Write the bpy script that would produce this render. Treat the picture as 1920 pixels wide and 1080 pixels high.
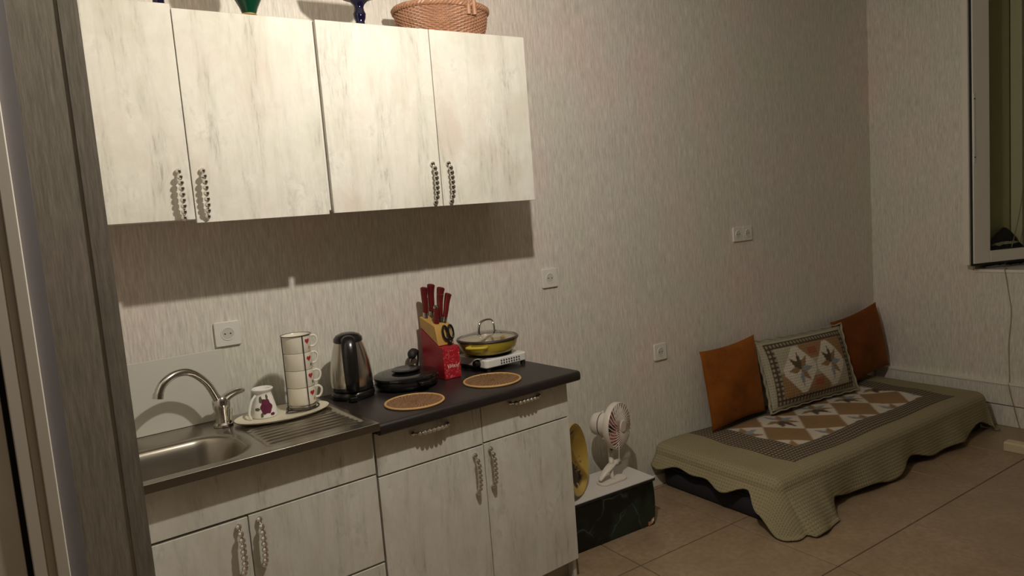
import bpy, math, random
from mathutils import Vector, Matrix

random.seed(7)
PI = math.pi
scn = bpy.context.scene
for o in list(bpy.data.objects):
    bpy.data.objects.remove(o)
COL = scn.collection

# ------------------------------------------------------------------ camera
FPX = 1325.677
CAM = Vector((0.021, -2.5519, 1.4301))
yaw, pit, rol = 0.5783, -0.1047, -0.0775
fwd = Vector((math.sin(yaw) * math.cos(pit), math.cos(yaw) * math.cos(pit), math.sin(pit)))
rgt = Vector((math.cos(yaw), -math.sin(yaw), 0))
up = rgt.cross(fwd)
rgt, up = rgt * math.cos(rol) + up * math.sin(rol), up * math.cos(rol) - rgt * math.sin(rol)
cd = bpy.data.cameras.new('camera')
cd.sensor_fit = 'HORIZONTAL'
cd.sensor_width = 36.0
cd.lens = FPX / 1920 * 36.0
cd.clip_start = 0.02
cam = bpy.data.objects.new('camera', cd)
COL.objects.link(cam)
m = Matrix.Identity(4)
for i, a in enumerate((rgt, up, -fwd)):
    m[0][i], m[1][i], m[2][i] = a
m.translation = CAM
cam.matrix_world = m
scn.camera = cam

# ------------------------------------------------------------------ light level
w = bpy.data.worlds.new('night')
scn.world = w
w.use_nodes = True
w.node_tree.nodes['Background'].inputs[0].default_value = (0.01, 0.012, 0.02, 1)
w.node_tree.nodes['Background'].inputs[1].default_value = 0.3
scn.view_settings.view_transform = 'Standard'
scn.view_settings.look = 'None'
scn.view_settings.exposure = 0.0
scn.view_settings.gamma = 1.0
scn.view_settings.use_curve_mapping = False
LAMP = Vector((0.989, -1.310, 2.243))
LAMP_W = 52.0

# ------------------------------------------------------------------ frame of the base units (they stand slightly askew)
TH = 0.0751
XR = 1.5638
CT, ST = math.cos(TH), math.sin(TH)
ZC = 0.8273
def B(x, y, z=0.0):
    dx = x - XR
    return Vector((XR + dx * CT - y * ST, dx * ST + y * CT, z))

# ------------------------------------------------------------------ mesh helpers
class MB:
    def __init__(s):
        s.v, s.f = [], []
    def add(s, vs, fs):
        n = len(s.v)
        s.v += [tuple(p) for p in vs]
        s.f += [tuple(i + n for i in f) for f in fs]
        return s
    def box(s, x0, x1, y0, y1, z0, z1):
        return s.add([(x, y, z) for z in (z0, z1) for y in (y0, y1) for x in (x0, x1)],
                     [(0, 2, 3, 1), (4, 5, 7, 6), (0, 1, 5, 4), (2, 6, 7, 3), (0, 4, 6, 2), (1, 3, 7, 5)])
    def tube(s, pts, rad, seg=8, closed=False, flat=1.0):
        pts = [Vector(p) for p in pts]
        n = len(pts)
        rs = rad if isinstance(rad, (list, tuple)) else [rad] * n
        tg = []
        for i in range(n):
            a = pts[(i - 1) % n] if (closed or i) else pts[0]
            b = pts[(i + 1) % n] if (closed or i < n - 1) else pts[-1]
            d = (b - a)
            tg.append(d.normalized() if d.length > 1e-9 else Vector((0, 0, 1)))
        nv = tg[0].orthogonal().normalized()
        if abs(tg[0].z) < 0.9:
            nv = (Vector((0, 0, 1)) - tg[0] * tg[0].z).normalized()
        vs, fs = [], []
        for i in range(n):
            nv = (nv - tg[i] * nv.dot(tg[i])).normalized()
            bi = tg[i].cross(nv)
            for k in range(seg):
                a = 2 * PI * k / seg
                vs.append(pts[i] + nv * (math.cos(a) * rs[i] * flat) + bi * (math.sin(a) * rs[i]))
        m_ = n if closed else n - 1
        for i in range(m_):
            j = (i + 1) % n
            for k in range(seg):
                l = (k + 1) % seg
                fs.append((i * seg + k, i * seg + l, j * seg + l, j * seg + k))
        if not closed:
            fs.append(tuple(range(seg - 1, -1, -1)))
            fs.append(tuple((n - 1) * seg + k for k in range(seg)))
        return s.add(vs, fs)
    def lathe(s, prof, seg=32, c=(0, 0, 0), sx=1.0, sy=1.0):
        vs, fs, rings = [], [], []
        for r, z in prof:
            if r < 1e-6:
                rings.append([len(vs)])
                vs.append((c[0], c[1], c[2] + z))
            else:
                rings.append(list(range(len(vs), len(vs) + seg)))
                for k in range(seg):
                    a = 2 * PI * k / seg
                    vs.append((c[0] + r * math.cos(a) * sx, c[1] + r * math.sin(a) * sy, c[2] + z))
        for A, Bq in zip(rings, rings[1:]):
            for k in range(seg):
                l = (k + 1) % seg
                if len(A) == 1 and len(Bq) == 1:
                    continue
                if len(A) == 1:
                    fs.append((A[0], Bq[l], Bq[k]))
                elif len(Bq) == 1:
                    fs.append((A[k], A[l], Bq[0]))
                else:
                    fs.append((A[k], A[l], Bq[l], Bq[k]))
        return s.add(vs, fs)
    def sphere(s, c, r, su=10, sv=6, sc=(1, 1, 1)):
        prof = [(math.sin(PI * i / sv) * r, -math.cos(PI * i / sv) * r) for i in range(sv + 1)]
        t = MB().lathe(prof, su)
        return s.add([(c[0] + x * sc[0], c[1] + y * sc[1], c[2] + z * sc[2]) for x, y, z in t.v], t.f)
    def prism(s, poly, d0, d1, axis='x'):
        def P(a, b, d):
            return {'x': (d, a, b), 'y': (a, d, b), 'z': (a, b, d)}[axis]
        n = len(poly)
        vs = [P(a, b, d0) for a, b in poly] + [P(a, b, d1) for a, b in poly]
        fs = [tuple(range(n - 1, -1, -1)), tuple(range(n, 2 * n))]
        fs += [(i, (i + 1) % n, n + (i + 1) % n, n + i) for i in range(n)]
        return s.add(vs, fs)
    def xf(s, mat):
        s.v = [tuple(mat @ Vector(p)) for p in s.v]
        return s
    def mesh(s, name, smooth=True, angle=38):
        me = bpy.data.meshes.new(name)
        me.from_pydata(s.v, [], s.f)
        me.validate()
        import bmesh
        bm = bmesh.new()
        bm.from_mesh(me)
        bmesh.ops.recalc_face_normals(bm, faces=bm.faces)
        bm.to_mesh(me)
        bm.free()
        if smooth:
            me.shade_smooth()
            me.set_sharp_from_angle(angle=math.radians(angle))
        return me
    def build(s, name, mat, parent=None, bevel=0.0, smooth=True, angle=38, label=None, seg=2):
        me = s.mesh(name, smooth or bevel > 0, angle)
        o = bpy.data.objects.new(name, me)
        COL.objects.link(o)
        if mat is not None:
            me.materials.append(mat)
        if parent is not None:
            o.parent = parent
        if bevel:
            b = o.modifiers.new('bevel', 'BEVEL')
            b.width = bevel
            b.segments = seg
            b.limit_method = 'ANGLE'
            b.angle_limit = math.radians(50)
            b.harden_normals = True
        if label:
            o['label'] = label
        return o

def thing(name, label, cat, loc=(0, 0, 0), rotz=0.0, group=None, rot=None):
    o = bpy.data.objects.new(name, None)
    o.empty_display_size = 0.05
    COL.objects.link(o)
    o.location = loc
    o.rotation_euler = rot if rot else (0, 0, rotz)
    return tag(o, label, cat, group)
def tag(o, label, cat, group=None):
    o['label'] = label
    o['category'] = cat
    if group:
        o['group'] = group
    return o
def struct(o, label=None):
    o['kind'] = 'structure'
    if label:
        o['label'] = label
    return o
def copy_tree(o, parent=None):
    c = o.copy()
    COL.objects.link(c)
    c.parent = parent
    for ch in o.children:
        copy_tree(ch, c)
    return c
def arc(c, r, a0, a1, n, plane='xz'):
    out = []
    for i in range(n + 1):
        a = a0 + (a1 - a0) * i / n
        p, q = r * math.cos(a), r * math.sin(a)
        out.append({'xz': (c[0] + p, c[1], c[2] + q), 'xy': (c[0] + p, c[1] + q, c[2]), 'yz': (c[0], c[1] + p, c[2] + q)}[plane])
    return out
def smoothpath(pts, n=6):
    P = [Vector(p) for p in pts]
    out = []
    for i in range(len(P) - 1):
        p0 = P[max(i - 1, 0)]; p1 = P[i]; p2 = P[i + 1]; p3 = P[min(i + 2, len(P) - 1)]
        for k in range(n):
            t = k / n
            out.append(0.5 * ((2 * p1) + (p2 - p0) * t + (2 * p0 - 5 * p1 + 4 * p2 - p3) * t * t + (3 * p1 - p0 - 3 * p2 + p3) * t ** 3))
    out.append(P[-1])
    return out
def rrect(x0, x1, y0, y1, r, n=5):
    out = []
    for cx, cy, a in ((x1 - r, y1 - r, 0), (x0 + r, y1 - r, PI / 2), (x0 + r, y0 + r, PI), (x1 - r, y0 + r, 1.5 * PI)):
        for i in range(n + 1):
            t = a + PI / 2 * i / n
            out.append((cx + r * math.cos(t), cy + r * math.sin(t)))
    return out

# ------------------------------------------------------------------ materials
class NT:
    def __init__(s, name):
        s.m = bpy.data.materials.new(name)
        s.m.use_nodes = True
        s.t = s.m.node_tree
        s.p = s.t.nodes['Principled BSDF']
    def n(s, typ, **kw):
        nd = s.t.nodes.new(typ)
        for k, v in kw.items():
            setattr(nd, k, v)
        return nd
    def l(s, a, b):
        s.t.links.new(a, b)
    def coord(s, kind='Object', scale=(1, 1, 1), rot=(0, 0, 0)):
        if kind == 'World':
            g = s.n('ShaderNodeNewGeometry').outputs['Position']
        else:
            g = s.n('ShaderNodeTexCoord').outputs[kind]
        mp = s.n('ShaderNodeMapping')
        mp.inputs['Scale'].default_value = scale
        mp.inputs['Rotation'].default_value = rot
        s.l(g, mp.inputs['Vector'])
        return mp.outputs['Vector']
    def noise(s, vec, scale=1.0, detail=3.0, rough=0.55, dist=0.0):
        t = s.n('ShaderNodeTexNoise')
        t.inputs['Scale'].default_value = scale
        t.inputs['Detail'].default_value = detail
        t.inputs['Roughness'].default_value = rough
        t.inputs['Distortion'].default_value = dist
        s.l(vec, t.inputs['Vector'])
        return t.outputs['Fac']
    def ramp(s, fac, stops, interp='LINEAR'):
        r = s.n('ShaderNodeValToRGB')
        r.color_ramp.interpolation = interp
        e = r.color_ramp.elements
        while len(e) < len(stops):
            e.new(0.5)
        for q, (pos, c) in zip(e, stops):
            q.position = pos
            q.color = (c, c, c, 1) if isinstance(c, (int, float)) else (*c, 1)
        s.l(fac, r.inputs['Fac'])
        return r.outputs['Color']
    def mix(s, fac, a, b, mode='MIX'):
        x = s.n('ShaderNodeMix', data_type='RGBA', blend_type=mode)
        for val, k in ((fac, 0), (a, 6), (b, 7)):
            sock = x.inputs[k]
            if hasattr(val, 'links'):
                s.l(val, sock)
            elif isinstance(val, (int, float)):
                sock.default_value = val if k == 0 else (val, val, val, 1)
            else:
                sock.default_value = (*val, 1)
        return x.outputs[2]
    def math(s, op, a, b=0.5):
        x = s.n('ShaderNodeMath', operation=op)
        for val, sock in ((a, x.inputs[0]), (b, x.inputs[1])):
            if isinstance(val, (int, float)):
                sock.default_value = val
            else:
                s.l(val, sock)
        return x.outputs[0]
    def bump(s, h, strength=0.3, dist=0.002):
        b = s.n('ShaderNodeBump')
        b.inputs['Strength'].default_value = strength
        b.inputs['Distance'].default_value = dist
        s.l(h, b.inputs['Height'])
        s.l(b.outputs['Normal'], s.p.inputs['Normal'])
    def col(s, c):
        if hasattr(c, 'links'):
            s.l(c, s.p.inputs['Base Color'])
        else:
            s.p.inputs['Base Color'].default_value = (*c, 1)
    def set(s, rough=0.5, metal=0.0, spec=0.5, **kw):
        s.p.inputs['Roughness'].default_value = rough
        s.p.inputs['Metallic'].default_value = metal
        s.p.inputs['Specular IOR Level'].default_value = spec
        for k, v in kw.items():
            s.p.inputs[k.replace('_', ' ')].default_value = v
        return s.m

def plain(name, c, rough=0.5, metal=0.0, spec=0.5, var=0.06, scale=12, bump=0.0, **kw):
    t = NT(name)
    v = t.coord('Object')
    nf = t.noise(v, scale, 3)
    t.col(t.mix(nf, tuple(x * (1 - var) for x in c), tuple(min(1, x * (1 + var)) for x in c)))
    if bump:
        t.bump(t.noise(v, scale * 12, 3), bump, 0.001)
    return t.set(rough, metal, spec, **kw)

def wallpaper(name, base, k=1.0):
    t = NT(name)
    g = t.n('ShaderNodeNewGeometry').outputs['Position']
    sp = t.n('ShaderNodeSeparateXYZ'); t.l(g, sp.inputs[0])
    uu = t.math('ADD', sp.outputs['X'], sp.outputs['Y'])
    cb = t.n('ShaderNodeCombineXYZ'); t.l(uu, cb.inputs[0]); t.l(sp.outputs['Z'], cb.inputs[2])
    def mp(sx, sz):
        q = t.n('ShaderNodeMapping'); q.inputs['Scale'].default_value = (sx, 1, sz)
        t.l(cb.outputs[0], q.inputs['Vector']); return q.outputs['Vector']
    fine = t.noise(mp(150, 17), 1.0, 4, 0.65)
    mid = t.noise(mp(55, 5), 1.0, 3, 0.6)
    big = t.noise(mp(2.6, 1.7), 1.0, 2)
    b = base
    c1 = t.mix(t.ramp(fine, [(0.30, 0.0), (0.72, 1.0)]), tuple(x * 0.58 for x in b), tuple(x * 1.32 for x in b))
    c2 = t.mix(t.ramp(mid, [(0.3, 0.0), (0.7, 1.0)]), tuple(x * 0.84 for x in b), tuple(x * 1.14 for x in b))
    c = t.mix(0.45, c1, c2)
    tint = t.ramp(big, [(0.35, (0.965, 1.0, 0.965)), (0.5, (1, 1, 1)), (0.66, (1.05, 0.97, 0.98))])
    t.col(t.mix(1.0, c, tint, 'MULTIPLY'))
    t.bump(t.math('ADD', fine, mid), 0.35, 0.0012)
    return t.set(0.50, spec=0.55)

def decor(name):
    t = NT(name)
    oi = t.n('ShaderNodeObjectInfo')
    g = t.n('ShaderNodeNewGeometry').outputs['Position']
    ad = t.n('ShaderNodeVectorMath', operation='SCALE'); ad.inputs[3].default_value = 7.0
    cb = t.n('ShaderNodeCombineXYZ')
    t.l(oi.outputs['Random'], cb.inputs[0]); t.l(oi.outputs['Random'], cb.inputs[2])
    t.l(cb.outputs[0], ad.inputs[0])
    sm = t.n('ShaderNodeVectorMath', operation='ADD'); t.l(g, sm.inputs[0]); t.l(ad.outputs[0], sm.inputs[1])
    def mp(sx, sz):
        q = t.n('ShaderNodeMapping'); q.inputs['Scale'].default_value = (sx, sx * 0.3, sz)
        t.l(sm.outputs[0], q.inputs['Vector']); return q.outputs['Vector']
    streak = t.noise(mp(15, 2.0), 1.0, 6, 0.68, 0.5)
    grain = t.noise(mp(110, 13), 1.0, 5, 0.72)
    patch = t.noise(mp(7.0, 4.2), 1.0, 6, 0.66, 0.4)
    blot = t.noise(mp(30, 19), 1.0, 4, 0.7, 0.6)
    pink = t.noise(mp(4.0, 2.6), 1.7, 3)
    base = t.mix(t.ramp(pink, [(0.45, 0.0), (0.66, 0.9)]), (0.68, 0.665, 0.575), (0.69, 0.615, 0.54))
    base = t.mix(t.ramp(patch, [(0.36, 0.0), (0.60, 1.0)]), base, (0.80, 0.785, 0.715))
    f1 = t.ramp(streak, [(0.46, 0.0), (0.68, 0.60)])
    gr = t.ramp(grain, [(0.34, 0.15), (0.62, 1.0)])
    c = t.mix(t.math('MULTIPLY', f1, gr), base, (0.44, 0.425, 0.36))
    f2 = t.math('MULTIPLY', t.ramp(patch, [(0.52, 0.0), (0.66, 0.65)]), t.ramp(blot, [(0.44, 0.0), (0.62, 1.0)]))
    c = t.mix(f2, c, (0.50, 0.475, 0.42))
    f3 = t.math('MULTIPLY', t.ramp(streak, [(0.54, 0.0), (0.62, 1.0)]), t.ramp(grain, [(0.54, 0.0), (0.66, 0.55)]))
    c = t.mix(f3, c, (0.34, 0.325, 0.27))
    t.col(c)
    t.bump(grain, 0.12, 0.0006)
    return t.set(0.55, spec=0.18)

def tile_mat(name):
    t = NT(name)
    v = t.coord('World', (1, 1, 1))
    oi = t.n('ShaderNodeObjectInfo')
    a = t.noise(v, 6, 5, 0.62, 0.5)
    b = t.noise(v, 42, 4, 0.6)
    c = t.mix(t.ramp(a, [(0.3, 0.0), (0.7, 1.0)]), (0.300, 0.212, 0.128), (0.410, 0.298, 0.190))
    c = t.mix(t.ramp(b, [(0.40, 0.0), (0.66, 0.55)]), c, (0.22, 0.15, 0.09))
    c = t.mix(t.math('MULTIPLY', oi.outputs['Random'], 0.25), c, (0.32, 0.23, 0.145))
    t.col(c)
    t.bump(b, 0.05, 0.0006)
    return t.set(0.33, spec=0.45)

def steel(name, c=(0.52, 0.49, 0.44), rough=0.3, sc=(8, 300, 300)):
    t = NT(name)
    v = t.coord('Object', sc)
    nf = t.noise(v, 1, 3)
    t.col(t.mix(nf, tuple(x * 0.9 for x in c), c))
    t.bump(nf, 0.05, 0.0004)
    return t.set(rough, 1.0)

M = {}
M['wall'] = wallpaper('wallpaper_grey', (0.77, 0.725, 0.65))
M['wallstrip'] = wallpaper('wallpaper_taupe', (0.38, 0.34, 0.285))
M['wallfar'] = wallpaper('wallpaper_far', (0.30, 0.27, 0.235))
M['decor'] = decor('whitewashed_wood_laminate')
M['body'] = plain('cabinet_board', (0.70, 0.68, 0.62), 0.55)
M['kick'] = plain('plinth_board', (0.42, 0.38, 0.32), 0.6)
M['tile'] = tile_mat('beige_floor_tile')
M['grout'] = plain('brown_grout', (0.11, 0.078, 0.05), 0.9, var=0.2)
M['ceiling'] = plain('ceiling_paint', (0.68, 0.65, 0.60), 0.9, var=0.02)
M['paint'] = plain('white_paint', (0.84, 0.79, 0.69), 0.45, var=0.03)
M['greyblue'] = plain('grey_blue_plaster', (0.27, 0.25, 0.265), 0.8)
M['darkgap'] = plain('dark_gap', (0.015, 0.017, 0.018), 0.7)
M['white'] = plain('white_plastic', (0.78, 0.76, 0.70), 0.3, var=0.02)
M['white2'] = plain('white_enamel', (0.80, 0.79, 0.75), 0.25, var=0.02)
M['board'] = plain('white_laminate_board', (0.60, 0.585, 0.53), 0.45, var=0.03)
M['boxtop'] = plain('light_laminate_lid', (0.66, 0.63, 0.60), 0.5, var=0.08, scale=30)
M['black'] = plain('black_plastic', (0.012, 0.011, 0.011), 0.22, var=0.1)
M['blackmatte'] = plain('black_rubber', (0.014, 0.013, 0.013), 0.6, var=0.1)
M['blackgloss'] = plain('black_gloss_lid', (0.010, 0.009, 0.009), 0.10, var=0.1)
M['counter'] = plain('dark_brown_laminate', (0.022, 0.017, 0.0165), 0.34, var=0.35, scale=60, bump=0.08)
M['steel'] = steel('brushed_steel')
M['sink'] = steel('sink_steel', (0.42, 0.385, 0.33), 0.28, (6, 160, 160))
M['kettle'] = steel('kettle_steel', (0.64, 0.60, 0.54), 0.24, (160, 160, 6))
M['chrome'] = plain('chrome', (0.62, 0.60, 0.56), 0.13, 1.0, var=0.02)
M['bead'] = plain('faceted_chrome_bead', (0.72, 0.70, 0.67), 0.12, 1.0, var=0.02)
M['ceramic'] = plain('cream_ceramic', (0.84, 0.79, 0.68), 0.22, var=0.02)
M['tray'] = plain('cream_tray', (0.70, 0.65, 0.50), 0.3, var=0.05)
M['red'] = plain('red_print', (0.42, 0.03, 0.035), 0.4)
M['leafprint'] = plain('green_print', (0.10, 0.11, 0.05), 0.4)
M['orangeprint'] = plain('orange_print', (0.55, 0.25, 0.10), 0.4)
M['rose'] = plain('purple_rose_print', (0.115, 0.016, 0.045), 0.4, var=0.4, scale=80)
M['wire'] = plain('dark_wire', (0.06, 0.05, 0.045), 0.35, 0.7)
M['yellow'] = plain('yellow_enamel', (0.60, 0.47, 0.06), 0.2, var=0.04)
M['brownrim'] = plain('brown_rim_band', (0.06, 0.045, 0.038), 0.25, 0.4)
M['woodblock'] = plain('yellow_beech', (0.50, 0.29, 0.075), 0.45, var=0.2, scale=25)
M['handle_red'] = plain('dark_red_handle', (0.13, 0.012, 0.014), 0.2, var=0.15)
M['greenglass'] = plain('green_glass', (0.003, 0.040, 0.020), 0.08, var=0.2)
M['blueglass'] = plain('cobalt_glass', (0.006, 0.005, 0.026), 0.06, var=0.2)
M['gold'] = plain('gold_band', (0.75, 0.55, 0.22), 0.2, 1.0)
M['navy'] = plain('navy_ticking', (0.022, 0.020, 0.028), 0.9, var=0.3, scale=40)
M['creamwood'] = plain('cream_wood', (0.62, 0.52, 0.33), 0.5, var=0.08)
M['pinkblade'] = plain('pink_fan_blade', (0.52, 0.22, 0.21), 0.35)
M['fanwhite'] = plain('off_white_fan_plastic', (0.74, 0.68, 0.60), 0.35, var=0.03)
M['plastictrim'] = plain('window_pvc', (0.84, 0.80, 0.70), 0.35, var=0.02)
M['revealplaster'] = plain('olive_plaster', (0.58, 0.57, 0.38), 0.85, var=0.08)
M['cable'] = plain('cream_cable', (0.36, 0.33, 0.20), 0.5)

def glitter():
    t = NT('red_glitter_paper')
    v = t.coord('Object')
    vo = t.n('ShaderNodeTexVoronoi'); vo.inputs['Scale'].default_value = 240
    t.l(v, vo.inputs['Vector'])
    f = t.ramp(vo.outputs['Color'], [(0.62, 0.0), (0.80, 1.0)])
    n2 = t.noise(v, 60, 2)
    f = t.math('MULTIPLY', f, t.ramp(n2, [(0.40, 0.0), (0.62, 0.8)]))
    t.col(t.mix(f, (0.42, 0.010, 0.022), (0.80, 0.30, 0.30)))
    return t.set(0.4)
M['glitter'] = glitter()
M['redside'] = plain('red_lacquer', (0.30, 0.010, 0.020), 0.4, var=0.1)

def woven(name, a, b, scale=260, ring=True):
    t = NT(name)
    tc = t.n('ShaderNodeTexCoord').outputs['Object']
    gr = t.n('ShaderNodeTexGradient', gradient_type='RADIAL'); t.l(tc, gr.inputs[0])
    ln = t.n('ShaderNodeVectorMath', operation='LENGTH'); t.l(tc, ln.inputs[0])
    r = ln.outputs['Value']
    s1 = t.math('SINE', t.math('MULTIPLY', gr.outputs['Fac'], 2 * PI * 64))
    s2 = t.math('SINE', t.math('MULTIPLY', r, 620.0))
    h = t.math('MULTIPLY', s1, s2)
    h = t.math('ADD', t.math('MULTIPLY', h, 0.5), 0.5)
    nz = t.noise(t.coord('Object'), 90, 3)
    t.col(t.mix(t.math('MULTIPLY', h, t.math('ADD', nz, 0.35)), a, b))
    t.bump(h, 0.6, 0.0015)
    return t.set(0.65, spec=0.3)
M['mat'] = woven('brown_woven_straw', (0.050, 0.022, 0.010), (0.42, 0.235, 0.115))
M['matrim'] = plain('straw_rim', (0.55, 0.33, 0.13), 0.6, var=0.15, scale=120)
M['wicker'] = plain('wicker_cane', (0.42, 0.215, 0.125), 0.45, var=0.35, scale=45, bump=0.1)

def leafbox():
    t = NT('black_leaf_print')
    v = t.coord('Object', (1, 1, 1))
    vo = t.n('ShaderNodeTexVoronoi', feature='DISTANCE_TO_EDGE'); vo.inputs['Scale'].default_value = 7.0
    nz = t.n('ShaderNodeTexNoise'); nz.inputs['Scale'].default_value = 9.0
    t.l(v, nz.inputs['Vector'])
    vv = t.n('ShaderNodeVectorMath', operation='ADD'); t.l(v, vv.inputs[0])
    sc_ = t.n('ShaderNodeVectorMath', operation='SCALE'); sc_.inputs[3].default_value = 0.10
    t.l(nz.outputs['Color'], sc_.inputs[0]); t.l(sc_.outputs[0], vv.inputs[1])
    t.l(vv.outputs[0], vo.inputs['Vector'])
    edge = t.ramp(vo.outputs['Distance'], [(0.0, 1.0), (0.035, 0.0)])
    big = t.noise(v, 6, 2)
    leaf = t.ramp(big, [(0.48, (0.006, 0.007, 0.006)), (0.62, (0.018, 0.034, 0.022))])
    fade = t.math('MULTIPLY', edge, t.ramp(t.noise(v, 11, 1), [(0.4, 0.0), (0.65, 0.55)]))
    t.col(t.mix(fade, leaf, (0.12, 0.16, 0.13)))
    return t.set(0.35, spec=0.4)
M['leafbox'] = leafbox()

def velvet(name, c):
    t = NT(name)
    v = t.coord('Object')
    a = t.noise(v, 7, 4, 0.6, 0.4)
    t.col(t.mix(t.ramp(a, [(0.3, 0.0), (0.7, 1.0)]), tuple(x * 0.62 for x in c), tuple(x * 1.25 for x in c)))
    t.bump(t.noise(v, 220, 2), 0.15, 0.001)
    return t.set(0.85, spec=0.15, Sheen_Weight=0.25, Sheen_Roughness=0.4, Sheen_Tint=(0.8, 0.4, 0.1, 1))
M['velvet'] = velvet('orange_velvet', (0.27, 0.082, 0.012))
M['velvet_shaded'] = velvet('shaded_orange_velvet', (0.18, 0.050, 0.009))  # same orange velvet, with the corner cushion's shade put into the colour

def quilt(name, ps=1.0):
    """cloth colour comes from the patchwork painted per corner; the checked bands and quilting rows from UV"""
    t = NT(name)
    at = t.n('ShaderNodeAttribute', attribute_name='patch')
    uv = t.n('ShaderNodeUVMap', uv_map='flat')
    sp = t.n('ShaderNodeSeparateXYZ'); t.l(uv.outputs[0], sp.inputs[0])
    k = 2 * PI / 0.021 * ps
    sx = t.math('SINE', t.math('MULTIPLY', sp.outputs[0], k))
    sy = t.math('SINE', t.math('MULTIPLY', sp.outputs[1], k))
    ch = t.math('MULTIPLY', t.math('MULTIPLY', t.math('ADD', sx, 1.0), 0.5), t.math('MULTIPLY', t.math('ADD', sy, 1.0), 0.5))
    chk = t.ramp(ch, [(0.10, (0.10, 0.073, 0.050)), (0.55, (0.34, 0.29, 0.21))])
    col = t.mix(at.outputs['Alpha'], chk, at.outputs['Color'])
    k2 = 2 * PI / 0.030
    qx = t.math('SINE', t.math('MULTIPLY', sp.outputs[0], k2))
    qy = t.math('SINE', t.math('MULTIPLY', sp.outputs[1], k2))
    q = t.math('ADD', t.math('ABSOLUTE', qx), t.math('ABSOLUTE', qy))
    dk = t.ramp(q, [(0.25, 0.55), (0.95, 1.0)])
    t.col(t.mix(1.0, col, dk, 'MULTIPLY'))
    t.bump(q, 0.5, 0.0022)
    return t.set(0.92, spec=0.12)
M['quilt'] = quilt('patchwork_quilt')
M['sham'] = quilt('patchwork_sham', 0.8)

def clearglass(name, tint=(1, 1, 1), rough=0.0, mixf=0.12):
    t = NT(name)
    out = t.t.nodes['Material Output']
    tr = t.n('ShaderNodeBsdfTransparent'); tr.inputs[0].default_value = (*tint, 1)
    gl = t.n('ShaderNodeBsdfGlossy'); gl.inputs['Roughness'].default_value = rough
    lw = t.n('ShaderNodeLayerWeight'); lw.inputs[0].default_value = 0.5
    f = t.math('ADD', t.math('MULTIPLY', t.math('POWER', lw.outputs['Facing'], 4.0), 0.7), mixf)
    mx = t.n('ShaderNodeMixShader')
    t.l(f, mx.inputs[0]); t.l(tr.outputs[0], mx.inputs[1]); t.l(gl.outputs[0], mx.inputs[2])
    t.l(mx.outputs[0], out.inputs['Surface'])
    return t.m
M['pane'] = clearglass('window_glass', (0.93, 0.94, 0.86), 0.02, 0.06)
M['lidglass'] = clearglass('lid_glass', (0.86, 0.83, 0.76), 0.10, 0.28)

# ------------------------------------------------------------------ ROOM
XW = 4.5045       # right wall
HC = 2.72
YF = -5.6         # wall behind the camera
XL = -2.6
PY = -1.10        # front of the stub wall beside the door
o = MB().box(-0.3, XW + 0.45, 0.0, 0.12, 0, HC).build('wall_back', M['wall'], smooth=False); struct(o, 'grey streaked wallpaper wall behind the kitchen and bed')
# right wall with a window recess
YA, YB, ZA, ZB = -0.600, -1.95, 0.895, 2.62
b = MB()
b.prism([(XW, 0.0), (XW + 0.45, 0.0), (XW + 0.45, YA - 0.050), (XW, YA)], 0, HC, 'z')
b.box(XW, XW + 0.45, YF, YB, 0, HC)
b.box(XW, XW + 0.45, YB, YA, 0, ZA)
b.box(XW, XW + 0.45, YB, YA, ZB, HC)
o = b.build('wall_right', M['wall'], smooth=False); struct(o, 'grey wallpaper wall with the window recess')
ml = MB().prism([(XW + 0.004, YA - 0.0005), (XW + 0.36, YA - 0.0400), (XW + 0.36, YA - 0.046), (XW + 0.004, YA - 0.0055)], ZA, ZB, 'z').build('reveal', M['revealplaster'], o, smooth=False)
o = MB().box(-0.13, -0.012, PY + 0.10, 0.0, 0, HC).build('wall_left', M['wall'], smooth=False); struct(o, 'wallpapered side wall of the kitchen niche')
# stub wall beside the doorway: wallpaper strip, darker edge strip, grey-blue strip
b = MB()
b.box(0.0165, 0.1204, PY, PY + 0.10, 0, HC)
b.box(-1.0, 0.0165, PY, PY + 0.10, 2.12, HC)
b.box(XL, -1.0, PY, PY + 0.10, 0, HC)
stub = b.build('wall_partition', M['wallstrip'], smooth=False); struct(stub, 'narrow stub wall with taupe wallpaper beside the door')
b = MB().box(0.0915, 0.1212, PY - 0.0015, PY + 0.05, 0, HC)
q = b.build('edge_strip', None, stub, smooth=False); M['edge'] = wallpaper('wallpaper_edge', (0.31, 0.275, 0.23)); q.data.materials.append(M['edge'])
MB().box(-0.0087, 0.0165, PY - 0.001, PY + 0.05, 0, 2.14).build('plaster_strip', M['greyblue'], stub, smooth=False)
# door
door = bpy.data.objects.new('door_1', None); COL.objects.link(door); door.location = (0, PY, 0); struct(door, 'white panelled door with grooved casing')
b = MB()
for x0, x1, y in ((-0.0605, -0.041, -0.010), (-0.041, -0.028, -0.004), (-0.028, -0.0087, -0.013)):
    b.box(x0, x1, y, 0.05, 0, 2.12)
b.build('casing', M['paint'], door, 0.002)
MB().box(-0.0700, -0.0605, 0.012, 0.05, 0, 2.10).build('gap_seal', M['darkgap'], door, smooth=False)
leaf = MB().box(-0.90, -0.0700, -0.002, 0.035, 0.01, 2.10).build('door_leaf', M['paint'], door, 0.002)
for z0, z1 in ((0.15, 0.95), (1.1, 1.95)):
    MB().box(-0.78, -0.16, -0.008, 0.0, z0, z1).build('panel', M['paint'], leaf, 0.004)
hd = MB().tube([(-0.12, -0.002, 1.02), (-0.12, -0.05, 1.02), (-0.23, -0.05, 1.02)], 0.009)
hd.build('door_handle', M['chrome'], leaf)
MB().box(-1.0, -0.90, -0.010, 0.05, 0, 2.12).build('casing', M['paint'], door, 0.002)
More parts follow.
